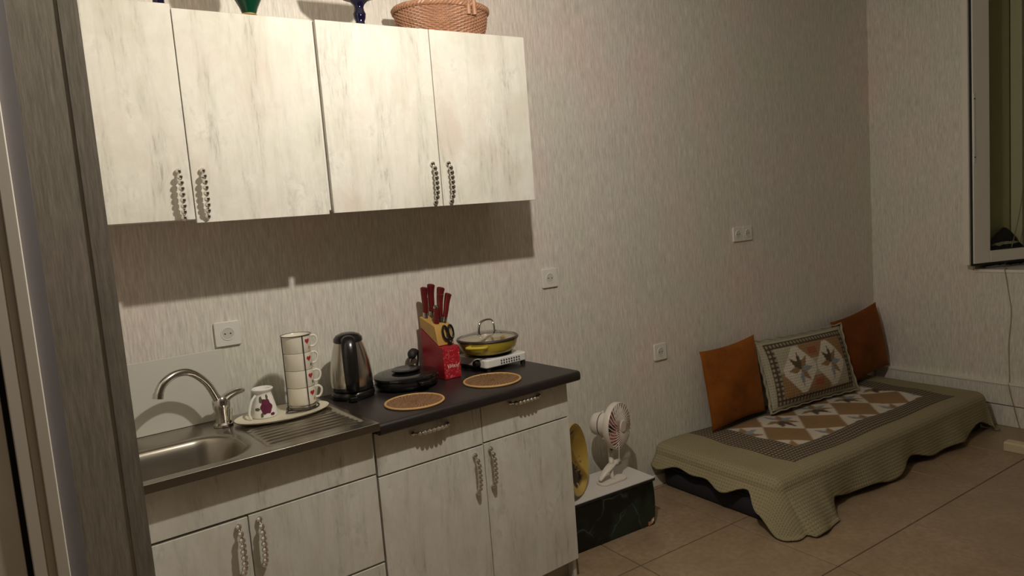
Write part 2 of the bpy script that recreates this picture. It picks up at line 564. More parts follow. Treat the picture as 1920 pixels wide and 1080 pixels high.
# the rest of the room, behind and beside the camera
o = MB().box(XL - 0.1, XL, YF, PY + 0.1, 0, HC).build('wall_side', M['wallfar'], smooth=False); struct(o, 'wallpapered wall left of the camera')
o = MB().box(XL - 0.1, XW + 0.45, YF - 0.1, YF, 0, HC).build('wall_front', M['wallfar'], smooth=False); struct(o, 'wallpapered wall behind the camera')
o = MB().box(XL - 0.1, XW + 0.45, YF - 0.1, 0.12, HC, HC + 0.1).build('ceiling', M['ceiling'], smooth=False); struct(o, 'white ceiling')
fl = MB().box(XL - 0.1, XW + 0.45, YF - 0.1, 0.12, -0.10, -0.003).build('floor', M['grout'], smooth=False); struct(fl, 'beige tiled floor with brown grout')
TX, TY, X0, Y0, G = 0.5484, 0.5025, 1.8446, -0.5379, 0.005
tile_cache = {}
for i in range(-9, 6):
    for j in range(-11, 3):
        x0, x1 = X0 + i * TX + G / 2, X0 + (i + 1) * TX - G / 2
        y0, y1 = Y0 + (j - 1) * TY + G / 2, Y0 + j * TY - G / 2
        x0, x1, y0, y1 = max(x0, XL), min(x1, XW), max(y0, YF), min(y1, 0.0)
        if x1 - x0 < 0.01 or y1 - y0 < 0.01:
            continue
        key = (round(x1 - x0, 4), round(y1 - y0, 4))
        if key not in tile_cache:
            W_, D_ = key
            e = 0.0015
            q = MB().add([(0, 0, -0.004), (W_, 0, -0.004), (W_, D_, -0.004), (0, D_, -0.004), (0, 0, -e), (W_, 0, -e), (W_, D_, -e), (0, D_, -e),
                          (e, e, 0), (W_ - e, e, 0), (W_ - e, D_ - e, 0), (e, D_ - e, 0)],
                         [(0, 1, 5, 4), (1, 2, 6, 5), (2, 3, 7, 6), (3, 0, 4, 7), (4, 5, 9, 8), (5, 6, 10, 9), (6, 7, 11, 10), (7, 4, 8, 11), (8, 9, 10, 11)])
            me = q.mesh('tile', False); me.materials.append(M['tile']); tile_cache[key] = me
        t_ = bpy.data.objects.new('tile', tile_cache[key]); COL.objects.link(t_)
        t_.location = (x0, y0, 0); t_.parent = fl
o = MB().box(1.66, XW, -0.012, 0, 0, 0.055).build('baseboard_back', M['paint'], bevel=0.002); struct(o, 'low white baseboard along the back wall')
o = MB().box(XW - 0.018, XW, -5.5, -0.014, 0.125, 0.255).box(XW - 0.012, XW, -5.5, -0.014, 0, 0.118).build('baseboard_right', M['wall'], bevel=0.003); struct(o, 'boxed-in low ledge along the right wall')
MB().box(XW - 0.024, XW, -5.5, -0.014, 0.243, 0.257).build('top_bead', M['paint'], o, 0.002)

# pendant bulb (above the frame)
lp = thing('pendant_lamp', 'bare bulb hanging from the ceiling in front of the kitchen', 'lamp', LAMP)
MB().tube([(0, 0, 0.10), (0, 0, HC - LAMP.z)], 0.003, 6).build('cord', M['white'], lp)
MB().lathe([(0, 0.10), (0.018, 0.10), (0.022, 0.06), (0.022, 0.035), (0, 0.035)], 16).build('socket', M['blackmatte'], lp)
def bulbmat():
    t = NT('bulb_glow'); t.col((1, 0.9, 0.75))
    t.p.inputs['Emission Color'].default_value = (1, 0.87, 0.68, 1); t.p.inputs['Emission Strength'].default_value = 3.0
    return t.set(0.2)
MB().lathe([(0.013, 0.035), (0.016, 0.02), (0.026, -0.005), (0.0, -0.005)], 20).build('bulb', bulbmat(), lp)
ld = bpy.data.lights.new('bulb_light', 'POINT'); ld.energy = LAMP_W; ld.color = (1.0, 0.925, 0.81); ld.shadow_soft_size = 0.022
lo = bpy.data.objects.new('bulb_light', ld); COL.objects.link(lo); lo.parent = lp; lo.location = (0, 0, -0.03)

# ------------------------------------------------------------------ KITCHEN: handles, doors
def handle_mesh(L, n=9):
    b = MB()
    pts = [(0, -0.004 - 0.020 * (1 - (2 * i / 20 - 1) ** 4), -L / 2 + L * i / 20) for i in range(21)]
    b.tube(pts, 0.0034, 6)
    for i in range(n):
        t = i / (n - 1)
        zz = -L / 2 + L * t
        yy = -0.006 - 0.020 * (1 - (2 * t - 1) ** 4)
        b.sphere((0, yy - 0.001, zz), 0.0090, 7, 5)
    return b
HM = handle_mesh(0.132)
hme = HM.mesh('handle', False); hme.materials.append(M['bead'])
def handle(parent, x, z, y, horizontal=False, label='chrome beaded handle'):
    o = bpy.data.objects.new('handle', hme); COL.objects.link(o); o.parent = parent
    o.location = (x, y, z)
    if horizontal:
        o.rotation_euler = (0, PI / 2, 0)
    o['label'] = label
    return o
def front(parent, name, x0, x1, z0, z1, y, th=0.017):
    g = 0.0014
    q = MB().box(x0 + g, x1 - g, y, y + th, z0 + g, z1 - g).build(name, M['decor'], parent, 0.0012, seg=1)
    return q

# wall cabinets
ZBt, ZT, DU = 1.4736, 2.0823, 0.3276
def upper(x0, lab, dz, hx):
    t = thing('wall_cabinet', lab, 'cabinet', (0, 0, 0), 0, 'whitewashed kitchen wall cabinets')
    x1 = x0 + 0.8
    b = MB()
    y0, y1 = -DU + 0.0185, -0.001
    xa = x0 - 0.0118 if x0 > 0.1 else x0
    zl = ZBt + 0.013
    b.box(xa, x0 + 0.016, y0, y1, zl, ZT - 0.002)
    b.box(x1 - 0.016, x1, y0, y1, zl, ZT - 0.002)
    b.box(x0 + 0.016, x1 - 0.016, y0, y1, zl, ZBt + 0.029)
    b.box(x0 + 0.016, x1 - 0.016, y0, y1, ZT - 0.018, ZT - 0.002)
    b.box(x0 + 0.016, x1 - 0.016, -0.006, y1, ZBt + 0.029, ZT - 0.018)
    b.build('body', M['body'], t, smooth=False)
    for k in (0, 1):
        d = front(t, 'door', x0 + 0.4 * k, x0 + 0.4 * (k + 1), ZBt + dz[k], ZT + dz[k], -DU)
        handle(d, hx[k], 1.556, -DU)
    return t
upper(0.0, 'whitewashed wall cabinet above the sink, partly behind the stub wall', (0.009, -0.002), (0.367, 0.4315))
upper(0.8124, 'whitewashed wall cabinet with the wicker basket on top', (0.0, 0.0), (1.180, 1.2425))

# base units, in their own slightly askew frame
BF, XB = -0.4622, 0.7576
ZT2 = ZC - 0.038
su = thing('sink_cabinet', 'whitewashed base cabinet under the steel sink', 'cabinet', B(0, 0, 0), TH)
b = MB()
xs0, xs1 = -0.035, XB - 0.001
yb0, yb1 = BF + 0.019, -0.03
b.box(xs0, xs0 + 0.016, yb0, yb1, 0.08, ZT2)
b.box(xs1 - 0.016, xs1, yb0, yb1, 0.08, ZT2)
b.box(xs0 + 0.016, xs1 - 0.016, yb0, yb1, 0.08, 0.096)
b.box(xs0 + 0.016, xs1 - 0.016, yb0, yb1, 0.362, 0.376)
b.box(xs0 + 0.016, xs1 - 0.016, yb1 - 0.006, yb1, 0.096, ZT2 - 0.14)
b.box(xs0 + 0.016, xs1 - 0.016, yb0, yb0 + 0.015, ZT2 - 0.05, ZT2)
b.build('body', M['body'], su, smooth=False)
front(su, 'fascia_panel', xs0, xs1, 0.662, ZC - 0.012, BF)
d = front(su, 'door', xs0, 0.362, 0.378, 0.657, BF); handle(d, 0.333, 0.572, BF)
d = front(su, 'door', 0.362, xs1, 0.378, 0.659, BF); handle(d, 0.390, 0.575, BF)
front(su, 'bottom_drawer', xs0, xs1, 0.087, 0.374, BF)
MB().box(xs0, xs1, BF + 0.05, BF + 0.066, 0.0, 0.084).build('plinth', M['kick'], su, smooth=False)

du_ = thing('drawer_cabinet', 'whitewashed base cabinet with two drawers under the dark worktop', 'cabinet', B(0, 0, 0), TH)
xs0, xs1 = XB + 0.003, XR
b = MB()
b.box(xs0, xs0 + 0.016, yb0, yb1, 0.0, ZT2)
b.box(xs1 - 0.016, xs1, yb0, yb1, 0.0, ZT2)
b.box(xs0 + 0.016, xs1 - 0.016, yb0, yb1, 0.084, 0.10)
b.box(xs0 + 0.016, xs1 - 0.016, yb1 - 0.006, yb1, 0.10, ZT2)
b.box(xs0 + 0.016, xs1 - 0.016, yb0, yb1 - 0.01, ZT2 - 0.016, ZT2)
b.build('body', M['body'], du_, smooth=False)
xm = 1.163
d = front(du_, 'drawer', xs0, xm, 0.650, ZT2, BF); handle(d, 0.957, 0.757, BF, True)
d = front(du_, 'drawer', xm, xs1, 0.653, ZT2, BF); handle(d, 1.352, 0.766, BF, True)
d = front(du_, 'door', xs0, xm, 0.085, 0.647, BF); handle(d, 1.121, 0.556, BF)
d = front(du_, 'door', xm, xs1, 0.085, 0.650, BF); handle(d, 1.187, 0.561, BF)
MB().box(xs0 + 0.017, xs1 - 0.017, BF + 0.05, BF + 0.066, 0.0, 0.084).build('plinth', M['kick'], du_, smooth=False)

wt = MB()
wt.prism([(-0.500, ZT2 + 0.001), (-0.508, ZT2 + 0.006), (-0.5101, ZT2 + 0.014), (-0.5101, ZC - 0.010), (-0.507, ZC - 0.003), (-0.498, ZC), (-0.004, ZC), (-0.004, ZT2 + 0.001)], 0.762, 1.592, 'x')
o = wt.build('worktop', M['counter'], None, angle=60); o.location = B(0, 0, 0); o.rotation_euler = (0, 0, TH)
# local frame origin: B(0,0) maps local (0,0)
tag(o, 'dark brown laminate worktop over the drawer cabinet', 'worktop')

# sink sheet: bowl and drainer pressed from one plate
sk = thing('kitchen_sink', 'stainless steel sink with bowl and ribbed drainer', 'sink', B(0, 0, 0), TH)
def smst(a, b_, x):
    t = min(1, max(0, (x - a) / (b_ - a)))
    return t * t * (3 - 2 * t)
def sdf_rr(x, y, cx, cy, hx, hy, r):
    dx, dy = abs(x - cx) - hx + r, abs(y - cy) - hy + r
    return min(max(dx, dy), 0) + math.hypot(max(dx, 0), max(dy, 0)) - r
def sink_z(x, y):
    z = ZC + 0.004
    d_ = sdf_rr(x, y, 0.175, -0.318, 0.235, 0.140, 0.105)
    if d_ < 0.012:
        z -= 0.004 * smst(0.012, 0.0, d_)
        z -= 0.150 * (1 - (1 - smst(0.0, -0.062, d_)) ** 1.25)
    # recessed drainer with ribs
    e = sdf_rr(x, y, 0.590, -0.322, 0.150, 0.140, 0.03)
    if e < 0:
        k = smst(0, -0.012, e)
        z -= 0.0035 * k
        z += 0.0050 * k * (0.5 + 0.5 * math.cos(2 * PI * (y + 0.322) / 0.031)) * smst(0, -0.03, e)
    ed = max(-0.052 - x, x - 0.757 + 0.012, -0.513 + 0.012 - y, y + 0.022)
    z += 0.002 * smst(-0.012, 0.0, ed)
    return z
nx, ny = 186, 112
vs, fs = [], []
for j in range(ny + 1):
    for i in range(nx + 1):
        x = -0.045 + (0.757 + 0.045) * i / nx
        y = -0.513 + (-0.012 + 0.513) * j / ny
        vs.append((x, y, sink_z(x, y)))
for j in range(ny):
    for i in range(nx):
        a = j * (nx + 1) + i
        fs.append((a, a + 1, a + nx + 2, a + nx + 1))
MB().add(vs, fs).build('sink_sheet', M['sink'], sk, angle=80)
MB().prism([(-0.514, ZC - 0.017), (-0.5125, ZC + 0.0065), (-0.509, ZC + 0.0065), (-0.511, ZC - 0.017)], -0.045, 0.7585, 'x').build('front_lip', M['sink'], sk, 0.0008)
MB().box(0.757, 0.7600, -0.512, -0.012, ZC - 0.017, ZC + 0.0055).build('end_lip', M['sink'], sk)
MB().lathe([(0, 0.0), (0.036, 0.0), (0.040, 0.003), (0.030, 0.005), (0, 0.002)], 24, (0.15, -0.32, sink_z(0.15, -0.32) + 0.0005)).build('waste_strainer', M['chrome'], sk)

# mixer tap
tp = thing('mixer_tap', 'chrome mixer tap with curved spout behind the sink bowl', 'tap', B(0.418, -0.105, ZC + 0.005), TH)
b = MB().lathe([(0, 0), (0.030, 0), (0.030, 0.006), (0.024, 0.012), (0.022, 0.045), (0.026, 0.060), (0.027, 0.080), (0.020, 0.092), (0, 0.095)], 24)
b.build('body', M['chrome'], tp)
b = MB().tube(smoothpath([(0, -0.002, 0.045), (-0.012, -0.006, 0.09), (-0.040, -0.014, 0.150), (-0.085, -0.028, 0.192), (-0.130, -0.042, 0.197), (-0.168, -0.054, 0.178), (-0.186, -0.060, 0.148)], 6), [0.0135 - 0.002 * math.sin(PI * i / 36) for i in range(37)], 14)
b.build('spout', M['chrome'], tp)
MB().tube([(-0.1845, -0.0595, 0.153), (-0.188, -0.0607, 0.138)], 0.0150, 14).build('aerator', M['chrome'], tp)
b = MB().tube(smoothpath([(0.004, 0, 0.078), (0.025, 0.004, 0.090), (0.050, 0.010, 0.097), (0.078, 0.018, 0.098)], 4), [0.022, 0.022, 0.0215, 0.021, 0.0205, 0.020, 0.0195, 0.019, 0.0185, 0.018, 0.0165, 0.014, 0.009], 14, flat=0.6)
b.build('lever', M['chrome'], tp)
MB().tube([(0.012, -0.016, 0.006), (0.020, -0.021, 0.055)], 0.008, 10).build('side_valve', M['chrome'], tp)

# splash board on the wall
o = MB().box(0.0, 0.462, -0.024, -0.018, ZC + 0.0065, 1.064).build('splash_board', M['board'], None, 0.0015)
o.location = B(0, 0, 0); o.rotation_euler = (0, 0, TH)
tag(o, 'white splash board standing on the sink behind the tap', 'board')

# ------------------------------------------------------------------ sockets
def socket_unit(parent, cx, cz, s, plate=True):
    if plate:
        MB().prism(rrect(cx - s / 2, cx + s / 2, cz - s / 2, cz + s / 2, 0.006), -0.011, -0.0005, 'y').build('plate', M['white'], parent, 0.003)
    r = MB().lathe([(0.0195, 0.0), (0.0195, 0.002), (0.0225, 0.0025), (0.0235, 0.0), (0.0235, -0.001), (0.0195, -0.001)], 28)
    r.xf(Matrix.Translation((cx, -0.0105, cz)) @ Matrix.Rotation(PI / 2, 4, 'X')).build('rim', M['white'], parent)
    r = MB().lathe([(0, 0.0006), (0.0195, 0.0006), (0.0195, 0.0), (0, 0.0)], 28)
    r.xf(Matrix.Translation((cx, -0.0112, cz)) @ Matrix.Rotation(PI / 2, 4, 'X')).build('face', M['board'], parent)
    for dx in (-0.009, 0.009):
        r = MB().lathe([(0, 0.0008), (0.0026, 0.0008), (0.0026, 0), (0, 0)], 10)
        r.xf(Matrix.Translation((cx + dx, -0.0115, cz)) @ Matrix.Rotation(PI / 2, 4, 'X')).build('pin_hole', M['blackmatte'], parent)
def sock(x, z, lab, n=1, s=0.0843):
    t = thing('wall_socket', lab, 'socket', (x + s / 2, 0, z - s / 2), 0, 'white wall sockets')
    for k in range(n):
        socket_unit(t, k * s * 0.93, 0, s * (0.93 if n > 1 else 1))
    return t
sock(0.4667, 1.1398, 'white wall socket at the corner of the splash board')
sock(1.8442, 1.1727, 'white wall socket right of the wall cabinets')
sock(2.5014, 0.7231, 'single white wall socket left of the cushions')
sock(3.1337, 1.2644, 'double white wall socket above the daybed', 2)

# ------------------------------------------------------------------ worktop things
def on(x, y, z=0.0):
    return B(x, y, ZC + z)

# kettle
VIEW = math.atan2(-0.92, -0.40)
kt = thing('electric_kettle', 'brushed steel electric kettle with black handle on its base', 'kettle', on(0.866, -0.105), TH)
MB().lathe([(0, 0.003), (0.074, 0.003), (0.077, 0.010), (0.075, 0.022), (0.070, 0.027), (0, 0.027)], 40).build('power_base', M['black'], kt)
MB().lathe([(0.070, 0.028), (0.0735, 0.032), (0.0735, 0.040), (0.0715, 0.046)], 40).build('bottom_ring', M['black'], kt)
MB().lathe([(0.0720, 0.044), (0.0735, 0.060), (0.0722, 0.090), (0.067, 0.130), (0.0575, 0.170), (0.0485, 0.198), (0.046, 0.204)], 48).build('body', M['kettle'], kt)
MB().lathe([(0.0470, 0.197), (0.0510, 0.201), (0.0500, 0.212), (0.041, 0.223), (0.024, 0.230), (0, 0.232)], 40).build('lid', M['black'], kt)
hx, hy = math.cos(VIEW), math.sin(VIEW)
path = [(0.030, 0.214), (0.050, 0.211), (0.066, 0.194), (0.080, 0.158), (0.088, 0.112), (0.088, 0.070), (0.076, 0.040)]
pts = smoothpath([(hx * r, hy * r, z) for r, z in path], 5)
MB().tube(pts, [0.022 + 0.004 * math.sin(PI * i / (len(pts) - 1)) for i in range(len(pts))], 14, flat=0.55).build('handle', M['black'], kt)
ax, ay = -hx, -hy
b = MB().prism([(0.045, -0.020), (0.085, 0.0), (0.045, 0.020)], 0.165, 0.205, 'z')
b.xf(Matrix.Rotation(math.atan2(ay, ax), 4, 'Z')).build('spout', M['kettle'], kt, 0.003)
MB().box(-0.013, 0.013, -0.105, -0.070, 0.004, 0.020).xf(Matrix.Rotation(VIEW + PI / 2, 4, 'Z')).build('switch_tab', M['black'], kt, 0.004)
for k in range(3):
    a = VIEW - 0.25 + k * 2.1
    MB().lathe([(0, 0), (0.008, 0), (0.008, 0.005), (0, 0.005)], 12, (0.068 * math.cos(a), 0.068 * math.sin(a), 0)).build('foot', M['blackmatte'], kt)

# black round cooker
ck = thing('round_cooker', 'black round electric cooker with glossy lid beside the kettle', 'cooker', on(1.066, -0.138), TH)
MB().lathe([(0, 0.002), (0.100, 0.002), (0.113, 0.010), (0.119, 0.026), (0.117, 0.036), (0, 0.036)], 56).build('base', M['black'], ck)
MB().lathe([(0.119, 0.037), (0.1215, 0.041), (0.1195, 0.047), (0.111, 0.0515), (0.090, 0.0535), (0.030, 0.0550), (0, 0.0550)], 56).build('lid', M['blackgloss'], ck)
MB().lathe([(0.034, 0.0545), (0.042, 0.057), (0.052, 0.061), (0.054, 0.065), (0.046, 0.0685), (0.020, 0.0655), (0, 0.065)], 36).build('lid_knob', M['black'], ck)
MB().prism(rrect(-0.022, 0.022, -0.145, -0.108, 0.01), 0.024, 0.037, 'z').build('side_handle', M['black'], ck, 0.003)

# cord with plug lying between cooker and knife block
pc = thing('power_cord', 'black power cord with plug beside the knife block', 'cord', on(1.200, 0.010, -0.016), TH)
b = MB().tube(smoothpath([(-0.012, -0.024, 0.108), (-0.004, -0.016, 0.094), (-0.003, -0.008, 0.060), (-0.010, 0.000, 0.030), (-0.030, 0.004, 0.0145), (-0.08, 0.008, 0.0145)], 6), 0.0042, 8)
b.build('cable', M['blackmatte'], pc)
b = MB().tube(smoothpath([(-0.045, -0.040, 0.092), (-0.035, -0.030, 0.108), (-0.02, -0.025, 0.112), (-0.005, -0.022, 0.106)], 4), [0.012, 0.015, 0.017, 0.018, 0.018, 0.017, 0.016, 0.014, 0.012, 0.010, 0.009, 0.007, 0.006], 10)
b.build('plug', M['blackmatte'], pc)
for dx in (-0.005, 0.006):
    MB().tube([(-0.043 + dx, -0.038 + dx, 0.094), (-0.058 + dx, -0.052 + dx, 0.080)], 0.0024, 8).build('pin', M['chrome'], pc)

# knife block
kb = thing('knife_block', 'red and beech knife block with glittery front panel', 'knife block', on(1.201, -0.187), TH)
KW = 0.074
low = [(0, 0), (0.0, 0.118), (0.006, 0.124), (0.028, 0.124), (0.150, 0.186), (0.156, 0.0)]
hi = [(0.028, 0.125), (0.044, 0.196), (0.050, 0.203), (0.150, 0.232), (0.156, 0.226), (0.152, 0.189)]
MB().prism(low, 0, KW, 'x').build('base', M['redside'], kb, 0.003)
MB().box(0.001, KW - 0.001, -0.0012, 0.001, 0.002, 0.117).build('front_panel', M['glitter'], kb, smooth=False)
MB().prism(hi, 0.001, KW - 0.001, 'x').build('slotted_top', M['woodblock'], kb, 0.004)
cu = bpy.data.curves.new('lettering', 'FONT')
cu.body = 'Wood'; cu.size = 0.0225; cu.shear = 0.3; cu.extrude = 0.0004; cu.offset = -0.0004; cu.space_character = 0.85; cu.align_x = 'CENTER'
tmp = bpy.data.objects.new('tmp_text', cu); COL.objects.link(tmp)
dg = bpy.context.evaluated_depsgraph_get(); dg.update()
me = bpy.data.meshes.new_from_object(tmp.evaluated_get(dg)); bpy.data.objects.remove(tmp)
me.name = 'lettering'
tx = bpy.data.objects.new('lettering', me); COL.objects.link(tx); tx.parent = kb
me.materials.clear(); me.materials.append(plain('pale_lettering', (0.85, 0.74, 0.70), 0.5))
tx.location = (KW * 0.52, -0.0018, 0.042); tx.rotation_euler = (PI / 2, 0, 0); tx['label'] = 'white script lettering'

def knife(name, lab, x, v, z, L, lean, rad, tilt=0.0):
    """handle rises from the slotted top; lean to the right, tilt toward the back"""
    t = thing(name, lab, 'knife', on(1.201 + x, -0.187 + v, z), TH, 'red-handled kitchen knives', rot=(tilt, lean, TH))
    MB().box(-0.0012, 0.0012, -0.009, 0.009, -0.10, 0.012).build('blade', M['steel'], t, smooth=False)
    MB().tube([(0, 0, 0.002), (0, 0, 0.022)], [0.0085, 0.0095], 12, flat=0.75).build('bolster', M['chrome'], t)
    pts = smoothpath([(0, 0, 0.022), (0, -0.001, 0.022 + L * 0.3), (0, 0.001, 0.022 + L * 0.6), (0, 0.0, 0.022 + L * 0.85), (0, -0.003, 0.022 + L)], 4)
    rr = [rad * (0.86 + 0.42 * (i / (len(pts) - 1)) ** 1.6) for i in range(len(pts))]
    rr[-1] *= 0.62; rr[-2] *= 0.93
    hnd = MB().tube(pts, rr, 12, flat=0.8).build('handle', M['handle_red'], t)
    for zz in (0.35, 0.6):
        MB().sphere((-rad * 0.62, 0, 0.022 + L * zz), 0.0022, 8, 4).build('rivet', M['chrome'], hnd)
    return t
def ztop(v):
    return 0.203 + (v - 0.05) * 0.29
knife('kitchen_knife', 'red-handled knife at the back left of the knife block', 0.016, 0.128, ztop(0.128), 0.098, 0.02, 0.0125)
knife('kitchen_knife', 'tallest red-handled knife at the back of the knife block', 0.044, 0.130, ztop(0.130), 0.106, 0.06, 0.0135)
knife('kitchen_knife', 'red-handled knife leaning right behind the smaller ones', 0.052, 0.092, ztop(0.092), 0.105, 0.16, 0.0135)
knife('kitchen_knife', 'small red-handled knife in the middle row of the block', 0.044, 0.072, ztop(0.072), 0.088, 0.10, 0.0115)
knife('kitchen_knife', 'rightmost red-handled knife leaning over the scissors', 0.056, 0.062, ztop(0.062), 0.092, 0.26, 0.0115)
st_ = thing('sharpening_steel', 'dark red sharpening steel with metal cap at the block front', 'sharpener', on(1.201 + 0.024, -0.187 + 0.068, ztop(0.068) - 0.028), TH, rot=(0, 0.05, TH))
MB().tube([(0, 0, -0.05), (0, 0, 0.0)], 0.004, 8).build('rod', M['steel'], st_)
MB().tube([(0, 0, 0), (0, 0, 0.04), (0, 0, 0.085)], [0.010, 0.0115, 0.0100], 12).build('handle', M['handle_red'], st_)
MB().lathe([(0.010, 0.085), (0.0105, 0.092), (0.006, 0.098), (0, 0.099)], 14).build('cap', M['chrome'], st_)
sc = thing('kitchen_scissors', 'kitchen scissors with black finger loops in the block front', 'scissors', on(1.201 + 0.049, -0.187 + 0.034, 0.150), TH, rot=(-0.20, 0.0, TH))
for sgn in (-1, 1):
    pts = [(sgn * 0.0125 + 0.0105 * math.cos(a), -0.010, 0.022 + 0.026 * math.sin(a)) for a in [2 * PI * i / 20 for i in range(20)]]
    MB().tube(pts, 0.0042, 8, closed=True).build('finger_loop', M['black'], sc)
MB().prism([(-0.012, 0.0), (0.012, 0.0), (0.005, -0.035), (-0.005, -0.035)], -0.013, -0.007, 'y').build('shank', M['black'], sc, 0.002)
MB().tube([(0, -0.006, -0.014), (0, -0.016, -0.014)], 0.004, 10).build('pivot', M['chrome'], sc)

# hotplate
hp = thing('electric_hotplate', 'white electric hotplate with vent holes under the yellow pan', 'hotplate', on(1.462, -0.1325), TH)
hw = 0.1025
b = MB().prism(rrect(-hw, hw, -hw, hw, 0.016), 0.016, 0.050, 'z'); b.build('housing', M['white2'], hp, 0.006, seg=3)
MB().lathe([(0, 0.0), (0.082, 0.0), (0.082, 0.004), (0.060, 0.0085), (0, 0.0085)], 32, (0, 0, 0.050)).build('burner_plate', M['blackmatte'], hp)
vh = MB()
for rr_ in range(2):
    for k in range(8):
        vh.lathe([(0, 0.0012), (0.0033, 0.0012), (0.0033, -0.001), (0, -0.001)], 8)
        n8 = 8 * 4 - 0
        cnt = 8 + 8 + 2
        off = len(vh.v) - cnt
        mm = Matrix.Translation((-0.028 + k * 0.0125, -hw - 0.0002, 0.037 - rr_ * 0.010)) @ Matrix.Rotation(PI / 2, 4, 'X')
        for q in range(off, len(vh.v)):
            vh.v[q] = tuple(mm @ Vector(vh.v[q]))
vh.build('vent_holes', M['blackmatte'], hp)
b = MB().lathe([(0, 0), (0.016, 0), (0.017, 0.004), (0.013, 0.020), (0, 0.021)], 20)
b.xf(Matrix.Translation((-hw, -0.052, 0.033)) @ Matrix.Rotation(-PI / 2, 4, 'Y')).build('control_knob', M['black'], hp)
for x, y in ((-0.08, -0.085), (0.088, -0.088), (-0.08, 0.085), (0.088, 0.085)):
    MB().lathe([(0, 0), (0.010, 0), (0.010, 0.017), (0, 0.017)], 14, (x, y, 0)).build('foot', M['blackmatte'], hp)

# yellow pan
yp = thing('yellow_pan', 'yellow enamel pan with glass lid on the hotplate', 'pan', on(1.447, -0.134, 0.0595), TH + 0.25)
PR = 0.123
MB().lathe([(0, 0), (0.085, 0), (0.098, 0.004), (0.112, 0.020), (0.119, 0.042), (PR, 0.052), (PR - 0.003, 0.053), (0.115, 0.042), (0.108, 0.020), (0.095, 0.007), (0, 0.004)], 56).build('body', M['yellow'], yp)
MB().lathe([(0, 0.0045), (0.094, 0.0075), (0.107, 0.020), (0.114, 0.042), (PR - 0.004, 0.0532), (0.1135, 0.042), (0.1065, 0.0205), (0.0935, 0.0080), (0, 0.0050)], 56).build('enamel_lining', M['ceramic'], yp)
MB().lathe([(0.060, -0.0005), (0.085, -0.0005), (0.099, 0.0035), (0.0985, 0.0048), (0.099, 0.0055), (0.0875, 0.001), (0.06, 0.0002)], 48).build('base_ring', M['brownrim'], yp)
lid = MB().lathe([(0.117, 0.060), (0.100, 0.068), (0.070, 0.076), (0.035, 0.080), (0, 0.081)], 48).build('glass_lid', M['lidglass'], yp)
MB().lathe([(PR - 0.006, 0.0535), (PR + 0.002, 0.0535), (PR + 0.003, 0.057), (PR - 0.001, 0.062), (PR - 0.008, 0.0625), (PR - 0.008, 0.0585)], 56).build('lid_rim', M['brownrim'], lid)
pts = smoothpath([(-0.048, 0, 0.079), (-0.046, 0, 0.104), (-0.034, 0, 0.124), (0, 0, 0.130), (0.034, 0, 0.124), (0.046, 0, 0.104), (0.048, 0, 0.079)], 5)
MB().tube(pts, 0.0048, 10, flat=0.8).build('lid_handle', M['chrome'], lid)
for sx_ in (-1, 1):
    MB().lathe([(0, 0.0), (0.010, 0), (0.009, 0.004), (0, 0.005)], 12, (sx_ * 0.048, 0, 0.0765)).build('rivet', M['chrome'], lid)
MB().lathe([(0.003, 0), (0.006, 0), (0.006, 0.002), (0.003, 0.002)], 12, (0.02, -0.055, 0.0770)).build('steam_vent', M['chrome'], lid)
for a in (PI + 0.35, 0.35):
    dx, dy = math.cos(a), math.sin(a)
    pts = smoothpath([(0.115 * dx - 0.036 * -dy * -1, 0.115 * dy - 0.036 * dx * 1, 0.040), (0.140 * dx + 0.034 * dy, 0.140 * dy - 0.034 * dx, 0.042), (0.152 * dx, 0.152 * dy, 0.043), (0.140 * dx - 0.034 * dy, 0.140 * dy + 0.034 * dx, 0.042), (0.115 * dx - 0.036 * dy, 0.115 * dy + 0.036 * dx, 0.040)], 5)
    MB().tube(pts, 0.0075, 10, flat=0.8).build('side_handle', M['yellow'], yp)

# woven mats
def mat_(x, y, r, lab):
    t = thing('woven_mat', lab, 'placemat', on(x, y), TH, 'round woven straw mats')
    vs, fs, n, mr = [], [], 96, 26
    for i in range(mr + 1):
        rr = max(r * 0.95 * i / mr, 0.0004)
        for k in range(n):
            a = 2 * PI * k / n
            z = 0.0045 + 0.0010 * (1 if (k // 2 + i) % 2 else -1)
            vs.append((rr * math.cos(a), rr * math.sin(a), z))
    for i in range(mr):
        for k in range(n):
            l = (k + 1) % n
            fs.append((i * n + k, i * n + l, (i + 1) * n + l, (i + 1) * n + k))
    MB().add(vs, fs).lathe([(r * 0.95, 0.0045), (r * 0.95, 0.0002), (0, 0.0002)], n).build('weave', M['mat'], t)
    MB().tube([(r * 0.965 * math.cos(2 * PI * k / 72), r * 0.965 * math.sin(2 * PI * k / 72), 0.0042) for k in range(72)], 0.0040, 8, closed=True).build('rim', M['matrim'], t)
mat_(0.962, -0.372, 0.101, 'round woven straw mat in front of the black cooker')
mat_(1.300, -0.352, 0.107, 'round woven straw mat in front of the hotplate')

